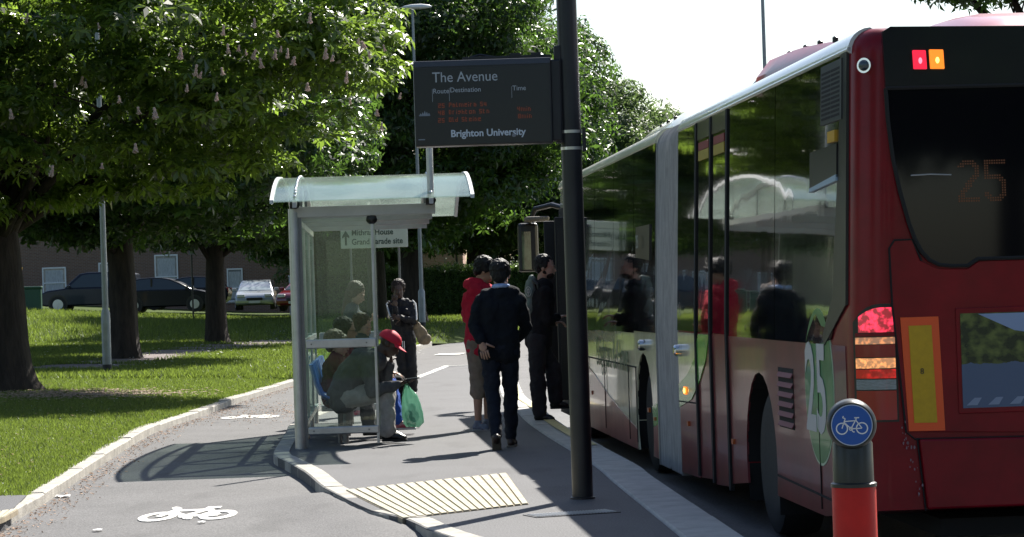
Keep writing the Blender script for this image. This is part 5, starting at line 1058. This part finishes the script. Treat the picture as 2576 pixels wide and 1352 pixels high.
def person(label, loc, j, F, U=(0,0,1), skin=SKa, build_=1.0, hair=None, top=None, bottom=None, shoe=None, hands=None, bare_legs=False, short_sleeve=False, hood=False, collar=None, skip_feet=False, chest_w=.15, group=None, loose=1.0, shirt_len=.06, hs=1.0, bust=0):
    j = {k: V3(v) for k, v in j.items()}; F = V3(F).normalized(); U = V3(U); b = build_
    across = (j['shR']-j['shL']).normalized(); hipa = (j['hiR']-j['hiL']); cw = (j['shR']-j['shL']).length/2-.055*b
    s = MB(); fg = MB()
    C = j['hed']; Cc, Fh, Uh, Rh = head_parts(s, C, F, U)
    s.cap(j['nek'], .058*b, C-Uh*.05-Fh*.015, .052*b)
    def torso(m, e):
        ch = j['nek'].lerp(j['pel'], .30); be = j['nek'].lerp(j['pel'], .66) if 'bel' not in j else j['bel']
        if 'che' in j: ch = j['che']
        m.cap(j['nek']-Vector((0,0,.045))-across*cw*.85, .066*b+e, j['nek']-Vector((0,0,.045))+across*cw*.85, .066*b+e); m.cap(j['nek']+Vector((0,0,.012)), .055*b+e*.3, j['nek']-Vector((0,0,.05)), .08*b+e)
        for k in (-1,1):
            m.cap(ch+across*cw*.62*k, .105*b+e, be+across*cw*.50*k, .100*b+e); m.cap(be+across*cw*.50*k, .100*b+e, j['pel']+across*cw*.55*k, .108*b+e)
            m.cap(j['nek']-Vector((0,0,.05))+across*cw*.5*k, .06*b+e, ch+across*cw*.7*k, .098*b+e)
        if bust:
            fwd = across.cross(Vector((0,0,1)))
            if fwd.dot(F) < 0: fwd = -fwd
            for k in (-1,1): m.ell(ch+fwd*.07+across*.07*k-Vector((0,0,.02)), (.075+e,.07+e,.07+e))
    torso(s, 0)
    arms = (('L', 1), ('R', -1))
    for S_, sg in arms:
        s.cap(j['sh'+S_], .056*b, j['el'+S_], .042*b); s.cap(j['el'+S_], .040*b, j['wr'+S_], .027*b)
        if hands and hands.get(S_): D, N, side, cu = hands[S_]; hand(fg, s, j['wr'+S_], D, N, side, cu, hs)
    for S_, sg in arms:
        s.cap(j['hi'+S_], .084*b, j['kn'+S_], .052*b); kn, an = j['kn'+S_], j['an'+S_]
        s.cap(kn, .050*b, kn.lerp(an,.3), .052*b); s.cap(kn.lerp(an,.3), .051*b, an, .034*b)
        s.cap(an-Vector((0,0,.01)), .036, j['to'+S_], .028)
    s.cap(j['hiL'], .09*b, j['hiR'], .09*b)
    e, l = face_bits(Cc, Fh, Uh, Rh)
    me = remesh(s, 'person', skin, .0085, 4); me = merge(me, [(fg,0),(e,1),(l,2)], [skin, M_eye, M_lip])
    o = bpy.data.objects.new('person', me); COL.objects.link(o); o.location = loc; tag(o, label, 'person', group)
    if top:
        nm, m, th = top; g = MB(); torso(g, .014*loose)
        for S_, sg in arms:
            if short_sleeve: g.cap(j['sh'+S_], .066*b, j['sh'+S_].lerp(j['el'+S_], .8), .060*b)
            else: g.cap(j['sh'+S_], .070*b+.003, j['el'+S_], .056*b); g.cap(j['el'+S_], .054*b, j['wr'+S_].lerp(j['el'+S_],.06), .040*b)
        for k in (-1,1): g.cap(j['pel']+across*cw*.62*k, .116*b, j['pel']+across*cw*.6*k-Vector((0,0,shirt_len)), .116*b)
        if hood: g.ell(j['nek']-Fh*.07-Vector((0,0,.01)), (.115,.075,.075)); 
        child(remesh(g, nm, m, .011, 5, fold=.042, fs=.085), nm, o)
    if bottom:
        nm, m, full = bottom; g = MB(); g.cap(j['hiL']+Vector((0,0,.03)), .104*b, j['hiR']+Vector((0,0,.03)), .104*b); g.cap(j['pel']-across*cw*.5, .108*b, j['pel']+across*cw*.5, .108*b)
        for S_, sg in arms:
            g.cap(j['hi'+S_], (.093 if full == 2 else .101)*b, j['kn'+S_], (.064 if full == 2 else .074)*b)
            if full == 1: g.cap(j['kn'+S_], .083*b, j['an'+S_]+Vector((0,0,.015)), .072*b)
            elif full == 2: g.cap(j['kn'+S_], .064*b, j['kn'+S_].lerp(j['an'+S_],.35), .064*b); g.cap(j['kn'+S_].lerp(j['an'+S_],.35), .063*b, j['an'+S_]+Vector((0,0,.015)), .050*b)
            else: g.cap(j['kn'+S_], .080*b, j['kn'+S_].lerp(j['an'+S_], .22), .078*b)
        child(remesh(g, nm, m, .011, 5, fold=.032, fs=.075), nm, o)
    if shoe:
        for S_, sg in arms:
            g = MB(); a, t = j['an'+S_], j['to'+S_]; d = (t-a); d.z = 0 if abs(d.z) < .12 else d.z; d = d.normalized(); dn = Vector((0,0,1)); 
            if abs((t-a).z) > .12: dn = (d.cross(Vector((1,0,0)))).normalized(); dn = dn if dn.z > 0 else -dn
            wv = d.cross(dn).normalized(); hb = a-dn*.045
            g.ell(hb-d*.02, (.038,.05,.042), (wv,d,dn)); g.ell(a.lerp(t,.55)-dn*.012, (.045,.085,.036), (wv,d,dn)); g.ell(t, (.046,.055,.030), (wv,d,dn)); g.cap(a, .044, hb, .040)
            me = remesh(g, 'shoe', shoe[0], .008, 3); so_ = child(me, 'shoe', o)
            g = MB(); mid = (hb-d*.05).lerp(t+d*.045, .5)-dn*.030; g.box((0,0,0), (.082,(t-hb).length+.11,.022)); Rm = Matrix((wv,d,dn)).transposed(); g.v = [tuple(Rm @ Vector(p) + Vector(mid)) for p in g.v]; sol = g.build('sole', shoe[1], so_, bevel=.009)
    if hair: hair(o, Cc, Fh, Uh, Rh)
    return o, (Cc, Fh, Uh, Rh), j
def hair_short(m, vol=1.0, back=.0, fringe=.0):
    def f(o, C, F, U, R):
        g = MB(); B = (R,F,U); g.ell(C+U*.052-F*.026, (.084*vol,.092*vol,.080*vol), B); g.ell(C+U*.005-F*.058, (.070*vol,.052,.078), B)
        for k in (-1,1): g.ell(C+R*.062*k*vol+U*.025-F*.012, (.022,.045,.045), B)
        if fringe: g.ell(C+U*.060+F*.055, (.070,.036,.034), B)
        me = remesh(g, 'hair', m, .007, 2, fold=.022, fs=.025); child(me, 'hair', o)
    return f
def hair_long(m, pts, r=.055, vol=1.0):
    def f(o, C, F, U, R):
        g = MB(); B = (R,F,U); g.ell(C+U*.046-F*.026, (.086*vol,.096*vol,.084*vol), B); g.ell(C-U*.005-F*.055, (.078*vol,.055,.085), B)
        for k in (-1,1): g.ell(C+R*.070*k+U*.01-F*.018, (.020,.048,.070), B)
        p0 = C-F*.065
        for q, rr in pts: q = Vector(q)+C; g.cap(p0, r, q, rr); p0 = q; r_ = rr
        me = remesh(g, 'hair', m, .007, 2, fold=.022, fs=.03); child(me, 'hair', o)
    return f
def J(u0, v0, Y):
    s = FPX/Y; return (lambda u, v, dy=0: Vector(((u-u0)/s + .032*(v0-v)/s, dy, (v0-v)/s)))
# ---- man walking away
p0 = P(1266,1128,0); k = J(1266,1128,p0.y)
jt = dict(hed=k(1259,692,.03), nek=k(1257,733,.0), shL=k(1210,762), shR=k(1303,760), elL=k(1192,818,-.02), wrL=k(1212,858,-.17), elR=k(1322,824,.10), wrR=k(1304,856,.22), pel=k(1256,872), hiL=k(1234,892), hiR=k(1280,892), knL=k(1239,990,-.04), knR=k(1285,985,.10), anL=k(1249,1094,-.30), anR=k(1286,1104,.16), toL=k(1251,1130,-.19), toR=k(1290,1119,.33))
M_jump = clothm('knit_black', (.006,.008,.012), .9); M_jean = clothm('jeans_navy', (.008,.011,.020), .8)
M_shoe_b = mat('shoe_brown', (.03,.014,.010), .5, var=.2, vs_=20); M_sole = mat('sole_pale', (.16,.13,.10), .7)
w1, hd1, jj = person('man in black jumper and dark jeans walking away beside the black pole', (p0.x,p0.y,0), jt, (.15,1,-.05), skin=SKa, hair=hair_short(H_blk,1.02), top=('jumper',M_jump,0), bottom=('jeans',M_jean,2), shoe=(M_shoe_b,M_sole), hands={'L':((.22,-.08,-1),(0,1,0),1,.35),'R':((-.2,.9,-.3),(-1,0,0),-1,.4)})
g = MB(); C = hd1[0]; g.tube([C+Vector((.058*math.cos(a)*1.15, .062*math.sin(a)-.03, -.108-.010*math.sin(a))) for a in lin(0,6.28,14)], .021, 8); child(remesh(g,'shirt_collar',mat('collar_blue', (.30,.42,.68), .8), .006, 2), 'shirt_collar', w1)
# ---- man in red hooded top
p0 = P(1208,1082,0); k = J(1208,1082,p0.y)
jt = dict(hed=k(1219,683,.02), nek=k(1209,722), shL=k(1182,748,-.04), shR=k(1232,748,.14), elL=k(1176,800,.05), wrL=k(1205,838,.20), elR=k(1246,808,.16), wrR=k(1238,835,.30), pel=k(1208,858,.05), hiL=k(1196,872,0), hiR=k(1222,872,.10), knL=k(1202,968,.02), knR=k(1228,965,.12), anL=k(1203,1064,0), anR=k(1226,1062,.10), toL=k(1219,1078,-.04), toR=k(1248,1074,.06))
w2, hd2, jj = person('man in red hooded top and khaki shorts standing half hidden behind the walking man', (p0.x,p0.y,0), jt, (.85,.15,-.42), skin=SKt, hair=hair_short(H_blk,1.12,fringe=1), top=('hooded_top',clothm('hoodie_red', (.42,.012,.035)),0), bottom=('shorts',clothm('khaki', (.20,.16,.12)),3), shoe=(mat('shoe_blue_grey', (.12,.14,.19), .6, var=.3, vs_=30),mat('sole_white', (.5,.5,.5), .6)), hood=True, shirt_len=.10, loose=1.3, hands={'L':((.5,.8,.2),(0,0,1),1,.5),'R':((0,.8,.5),(0,0,1),1,.5)})
# ---- man stepping on to the bus
p0 = P(1366,1058,.005); k = J(1366,1058,p0.y)
jt = dict(hed=k(1372,672,.0), nek=k(1362,712,.0), shL=k(1340,738,.10), shR=k(1368,736,-.14), elL=k(1348,800,.24), wrL=k(1392,812,.30), elR=k(1378,806,-.12), wrR=k(1402,800,.10), pel=k(1354,845,.03), hiL=k(1352,862,.10), hiR=k(1352,862,-.06), knL=k(1392,930,.12), knR=k(1352,950,-.03), anL=k(1398,1010,.14), anR=k(1358,1038,-.03), toL=k(1420,1022,.16), toR=k(1384,1053,-.03))
w3, hd3, jj = person('bearded man in black top and charcoal trousers boarding the front door of the bus', (p0.x,p0.y,0), jt, (.85,-.15,-.08), skin=SKa, build_=1.06, hair=hair_short(H_blk,1.0), top=('top',clothm('top_black', (.008,.008,.010)),0), bottom=('trousers',clothm('trousers_charcoal', (.022,.022,.026)),1), shoe=(M_blk,M_rub), hands={'L':((1,.2,0),(0,0,-1),1,.5),'R':((.8,.3,.2),(0,0,-1),1,.5)}, loose=1.5)
C,F,U,R = hd3; g = MB(); g.ell(C-U*.075+F*.045, (.050,.050,.040), (R,F,U)); g.cap(C-U*.05+R*.055,.018,C-U*.09+F*.05,.022); g.cap(C-U*.05-R*.055,.018,C-U*.09+F*.05,.022); child(remesh(g,'beard',H_dbr,.006,2,fold=.008,fs=.02),'beard',w3)
# bag on his back
bg_ = bpy.data.objects; q = Vector((p0.x,p0.y,0)); kk = k
g = MB(); c = kk(1337,722,-.04); g.ell(kk(1337,735,.02), (.075,.13,.16)); g.ell(kk(1336,770,.02), (.085,.14,.15)); g.ell(kk(1339,708,.02), (.05,.10,.08))
bgme = remesh(g, 'backpack', mat('bag_grey_green', (.10,.135,.12), .6, var=.25, vs_=12), .010, 5, fold=.02, fs=.09); bk = bpy.data.objects.new('backpack', bgme); COL.objects.link(bk); bk.location = (p0.x,p0.y,0); tag(bk, 'grey green rucksack with a pale shield emblem on the back of the boarding man', 'bag')
g = MB(); e = kk(1330,732,0); 
Fe = lambda x, z: (e.x-.035+x, -.137+.10*abs(x)*0, e.z+z)
def oval(cx, cz, a, b, w): 
    n = 26; g.tube([Fe(cx+a*math.cos(t), cz+b*math.sin(t)) for t in lin(0,6.2832,n)], w, 5)
oval(.03,0,.030,.052,.0035); oval(.03,.005,.014,.024,.003); g.tube([Fe(.03,-.045),Fe(.03,.03)], .003, 5); g.tube([Fe(.012,.0),Fe(.03,-.02),Fe(.048,.0)], .003, 5); g.build('emblem', mat('emblem_pale', (.45,.47,.45), .7), bk)
g = MB(); g.tube([kk(1340,705,-.08), kk(1352,715,-.14), kk(1362,760,-.13), kk(1345,795,-.08)], .016, 8); g.build('strap', M_blk, bk, smooth=True)
g = MB(); g.ell(kk(1328,806,-.02), (.075,.06,.06)); bm_ = remesh(g, 'pouch', M_blk, .01, 3, fold=.015, fs=.05); child(bm_, 'pouch', bk)
# ---- woman in black tracksuit
p0 = P(1028,1000,0); k = J(1028,1000,p0.y)
jt = dict(hed=k(1002,726,-.02), nek=k(1006,754), shL=k(1034,768), shR=k(984,768), elL=k(1040,806,-.14), wrL=k(1012,797,-.24), elR=k(1000,806,-.16), wrR=k(996,768,-.20), pel=k(1015,848), hiL=k(1030,860), hiR=k(1004,860), knL=k(1036,922,-.04), knR=k(1013,924,-.02), anL=k(1038,980,0), anR=k(1020,978,.08), toL=k(1044,994,-.16), toR=k(1022,990,-.08))
M_tr = clothm('tracksuit_black', (.010,.010,.013), .6)
w4, hd4, jj = person('woman in black tracksuit with white sleeve stripes, one hand to her face', (p0.x,p0.y,0), jt, (.12,-1,-.10), skin=SKd, build_=.92, hair=hair_short(H_dbr,1.05), top=('track_top',M_tr,0), bottom=('track_trousers',M_tr,1), shoe=(M_blk,mat('sole_white', (.5,.5,.5), .6)), bust=1, hands={'R':((-.05,-.1,1),(0,1,0),1,.25),'L':((-1,-.1,.15),(0,1,0),1,.4)})
g = MB(); M_str = mat('stripe_white', (.6,.6,.6), .7)
for S_, sg in (('L',1),('R',-1)):
    a, b2 = jj['sh'+S_], jj['el'+S_]
    g.tube([a+Vector((.02*sg,-.035,.078)), a+Vector((.062*sg,-.055,.035)), a.lerp(b2,.5)+Vector((.062*sg,-.045,.0)), b2+Vector((.050*sg,-.045,.015))], .011, 6)
g.tube([jj['pel']+Vector((-.012,-.118,-.04)), jj['pel']+Vector((-.010,-.120,-.13))], .006, 6); g.tube([jj['pel']+Vector((.012,-.118,-.04)), jj['pel']+Vector((.014,-.120,-.19))], .006, 6)
st_ = g.build('stripes', M_str, w4, smooth=True)
g = MB(); c0 = k(1060,838,-.10); Rm = Matrix.Rotation(-.5,3,'Y')
g.ell(c0, (.085,.05,.13), (Rm@Vector((1,0,0)), Vector((0,1,0)), Rm@Vector((0,0,1)))); g.ell(c0+Vector((.04,0,-.08)), (.10,.06,.08)); g.ell(c0+Vector((-.05,0,.09)), (.06,.04,.07))
hb = bpy.data.objects.new('handbag', remesh(g, 'handbag', mat('bag_khaki', (.17,.125,.075), .7, var=.3, vs_=14), .010, 4, fold=.02, fs=.07)); COL.objects.link(hb); hb.location = (p0.x,p0.y,0); tag(hb, "khaki handbag hanging from the tracksuit woman's arm", 'bag')
g = MB(); g.tube([c0+Vector((-.08,.0,.10)), k(1046,806,-.16)+Vector((-.02,-.02,.05)), c0+Vector((.0,-.0,.10))], .010, 6); g.build('handle', mat('bag_strap', (.10,.07,.04), .6), hb, smooth=True)
# ---- seated people in the shelter
def seated(label, u, v_seat, Y, head, lean_, top, hair, skin, knee_u, feet_u, feet_v, bottom, shoe, F=(1,0,-.1), armpose=None, build_=.95, hands=None, group=None, loose=1.1, bust=0, dz=0, shw=.16):
    v0 = 757-.032*(u-757)+1.4*FPX/Y; k = J(u, v0, Y); X0 = (u-1288)/FPX*Y
    hy = .13
    pel = k(u, v_seat); nek = k(*head)-Vector((.015,0,.115)); 
    jt = dict(hed=k(*head), nek=nek, shL=nek+Vector((-.02,shw+.02,-.06)), shR=nek+Vector((-.02,-shw-.02,-.06)), pel=pel, hiL=pel+Vector((.05,.09,-.02)), hiR=pel+Vector((.05,-.09,-.02)), knL=k(knee_u,v_seat-8,.11), knR=k(knee_u,v_seat-8,-.11), anL=k(feet_u,feet_v,.10), anR=k(feet_u,feet_v,-.10))
    jt['toL'] = jt['anL']+Vector((.15,0,-.05)); jt['toR'] = jt['anR']+Vector((.15,0,-.05))
    kn = (jt['knL']+jt['knR'])/2
    jt['elL'] = jt['shL']+Vector((.05,.05,-.26)); jt['elR'] = jt['shR']+Vector((.05,-.05,-.26)); jt['wrL'] = kn+Vector((-.10,.06,.12)); jt['wrR'] = kn+Vector((-.10,-.06,.12))
    if armpose: jt.update(armpose(k, jt))
    if hands is None: hands = {'L':((1,0,-.2),(0,0,-1),1,.3),'R':((1,0,-.2),(0,0,-1),-1,.3)}
    return person(label, (X0, Y, 0), jt, F, skin=skin, build_=build_, hair=hair, top=top, bottom=bottom, shoe=shoe, hands=hands, group=group, loose=loose, bust=bust), jt, k
# man in the red cap
M_jk = clothm('jacket_grey', (.075,.075,.08), .8); M_ltr = clothm('trousers_pale', (.33,.31,.30), .85)
def capman(k, j): return dict(nek=k(930,898,0), shL=k(925,902,.17), shR=k(912,905,-.17), elL=k(955,965,.12), wrL=k(968,920,.08), elR=k(925,985,-.22), wrR=k(992,968,-.20), bel=k(868,945,0), che=k(900,912,0), knL=k(958,990,.13), knR=k(958,988,-.12), hiR=k(858,1000,-.10), hiL=k(858,1000,.10), pel=k(850,992,0), anR=k(963,1088,-.12), anL=k(950,1085,.12), toR=k(998,1103,-.12), toL=k(985,1100,.14))
(r_, j, k) = seated('seated man in a bright red cap, head bowed, holding a phone and carrier bag', 880, 995, 24.75, (966,868,0), 0, ('jacket',M_jk,0), None, SKd, 955, 962, 1088, ('trousers',M_ltr,1), (M_blk,M_rub), F=(.80,0,-.62), armpose=capman, build_=1.08, hands={'L':((.1,0,1),(1,0,0),1,.7),'R':((1,0,.12),(0,0,1),1,.25)}, loose=1.7)
w5, hd5, jj = r_; C,F,U,R = hd5
F2 = (F+U*.12).normalized()*1.1; U2 = (U-F*.12).normalized()*1.1
g = MB(); n = 20; rows = []
for i, (t, rr) in enumerate(((0,1.0),(.25,1.0),(.5,.93),(.75,.74),(.92,.42),(1,.05))): rows.append([C+U2*(.020+.100*t)-F2*.012+(R*math.cos(a)*.089+F2*math.sin(a)*.105)*rr for a in lin(0,6.2832,n)[:-1]])
loft(g, rows); cpo = g.build('cap', mat('cap_red', (.62,.015,.05), .7, var=.08, vs_=8), w5, smooth=2)
g = MB(); rows = []
for t in lin(-1,1,12):
    a = t*1.05; base = C+U2*.026-F2*.012+R*math.sin(a)*.089+F2*math.cos(a)*.103; ext = .075*math.cos(a*1.25)+.002; tip = base+F2*ext-U2*(.020*(1-abs(t))*0+.018+.03*abs(t)**2*0); rows.append([base,tip,tip-U2*.006,base-U2*.006])
loft(g, rows); g.build('cap_peak', MT['cap_red'], cpo, smooth=True)
# phone and bag
wr = jj['wrR']; ph = MB(); ph.box(wr+Vector((.13,-.01,.045)), (.145,.075,.011), Matrix.Rotation(-.10,3,'Y')); pho = ph.build('mobile_phone', M_blk, None, bevel=.004, loc=(w5.location)); tag(pho, 'dark mobile phone in the hand of the seated man in the red cap', 'phone')
sc_m = MB(); sc_m.box(wr+Vector((.13,-.01,.052)), (.13,.066,.002), Matrix.Rotation(-.10,3,'Y')); sc_m.build('screen', mat('phone_screen', (.3,.32,.33), .1, spec=1), pho)
bagm = mat('carrier_green', (.16,.40,.27), .35, var=.25, vs_=12, trans=(.25,.55,.40), alpha=.85)
X = lambda u, v, dy=0: k(u, v, dy)
g = MB(); rows = []; bc = [(1012,974,.012,.020),(1014,985,.040,.03),(1018,1000,.072,.055),(1022,1020,.088,.068),(1026,1045,.098,.075),(1030,1065,.096,.072),(1028,1076,.06,.05)]
for i, (u, v, a, b2) in enumerate(bc):
    c = X(u, v, -.20); rows.append([c+Vector((a*math.cos(t)*(1+.10*math.sin(5*t+i*.8)), b2*math.sin(t)*(1+.12*math.sin(4*t+i)), .008*math.sin(6*t+i))) for t in lin(0,6.2832,26)[:-1]])
loft(g, rows, False, True); cb = g.build('carrier_bag', bagm, None, smooth=2, loc=w5.location); tag(cb, "thin green plastic carrier bag hanging from the capped man's hand", 'carrier bag')
g = MB(); hc = wr+Vector((.07,0,.0))
for dy in (-.03,.03):
    for dx in (-.055,.055): a = X(1014,985,-.20); g.bar(hc+Vector((.0,dy*.4,.02)), a+Vector((dx*.9,dy,-.035)), .022, .004)
g.build('handles', bagm, cb)
g = MB(); g.ell(X(1030,1050,-.20), (.05,.04,.06)); g.ell(X(1024,1030,-.20), (.04,.03,.05)); g.build('groceries', mat('groceries_blue', (.05,.22,.30), .6), cb, smooth=2)
# seated woman with glasses, burgundy top, blue trousers
M_burg = clothm('top_burgundy', (.13,.02,.03)); M_blu = clothm('trousers_blue', (.03,.10,.42)); M_pink = mat('trainer_red', (.42,.03,.07), .6, col2=(.55,.5,.5), vs_=16)
S1, j, k = seated('seated woman with glasses, dark tied hair, burgundy top and blue trousers', 842, 978, 26.2, (856,832,0), 0, ('top',M_burg,0), hair_long(H_dbr, [((-.10,0,-.02),.055),((-.13,0,-.08),.05)], .05), SKt, 965, 985, 1064, ('trousers',M_blu,1), (M_pink,mat('sole_white', (.5,.5,.5), .6)), bust=1)
C,F,U,R = S1[1]; g = MB()
for sg in (-1,1): g.tube([C+R*.031*sg+F*.093+U*.0+R*.019*math.cos(a)+U*.014*math.sin(a) for a in lin(0,6.2832,14)], .0022, 5); g.tube([C+R*.05*sg+F*.09, C+R*.074*sg-F*.0], .0022, 5)
g.build('glasses', M_blk, S1[0])
S2, j, k = seated('seated woman with long brown hair looking down, second from the far end', 884, 975, 27.5, (898,822,0), 0, ('top',clothm('top_dark', (.02,.02,.03)),0), hair_long(H_brn, [((-.09,0,-.12),.055),((-.08,0,-.26),.05),((-.02,-.06,-.30),.035)], .06), SKa, 988, 1000, 1052, ('trousers',clothm('trousers_black', (.01,.01,.012)),1), (M_pink,mat('sole_white', (.5,.5,.5), .6)), F=(.8,-.35,-.35), bust=1)
S3, j, k = seated('seated person with light brown hair almost hidden behind the capped man', 822, 985, 25.4, (832,868,.1), 0, ('top',clothm('top_plum', (.09,.015,.025)),0), hair_short(H_lbr,1.08,fringe=1), SKa, 905, 915, 1075, ('trousers',clothm('trousers_grey', (.05,.05,.06)),1), (M_blk,M_rub), build_=.88)
# standing woman with long hair and a red phone
p0 = P(905,1046,0); k = J(905,1046,p0.y)
jt = dict(hed=k(896,738,-.0), nek=k(885,768,.0), shL=k(885,786,.16), shR=k(882,788,-.16), elL=k(893,838,.18), wrL=k(920,812,.08), elR=k(890,840,-.20), wrR=k(918,812,-.10), pel=k(890,872), hiL=k(892,885,.08), hiR=k(890,885,-.08), knL=k(900,958,.08), knR=k(895,958,-.06), anL=k(903,1030,.09), anR=k(896,1030,-.08), toL=k(925,1040,.09), toR=k(917,1040,-.08))
w6, hd6, jj = person('standing woman with long brown hair reading a red phone behind the shelter bench', (p0.x,p0.y,0), jt, (.85,-.1,-.45), skin=SKa, build_=.90, hair=hair_long(H_brn, [((-.10,0,-.10),.06),((-.13,0,-.24),.055),((-.12,0,-.36),.035)], .06), top=('top',clothm('top_slate', (.04,.045,.06)),0), bottom=('leggings',clothm('leggings_black', (.01,.01,.012)),2), shoe=(M_pink,mat('sole_white', (.5,.5,.5), .6)), bust=1, hands={'L':((.8,-.3,.3),(0,0,1),1,.6),'R':((.8,.3,.3),(0,0,1),-1,.6)})
ph = MB(); ph.box(jj['wrR']+Vector((.10,.05,.045)), (.13,.065,.012), Matrix.Rotation(-.45,3,'Y')); tag(ph.build('mobile_phone', mat('phone_red', (.45,.02,.07), .4), None, bevel=.004, loc=w6.location), 'red mobile phone held up by the standing long haired woman', 'phone')
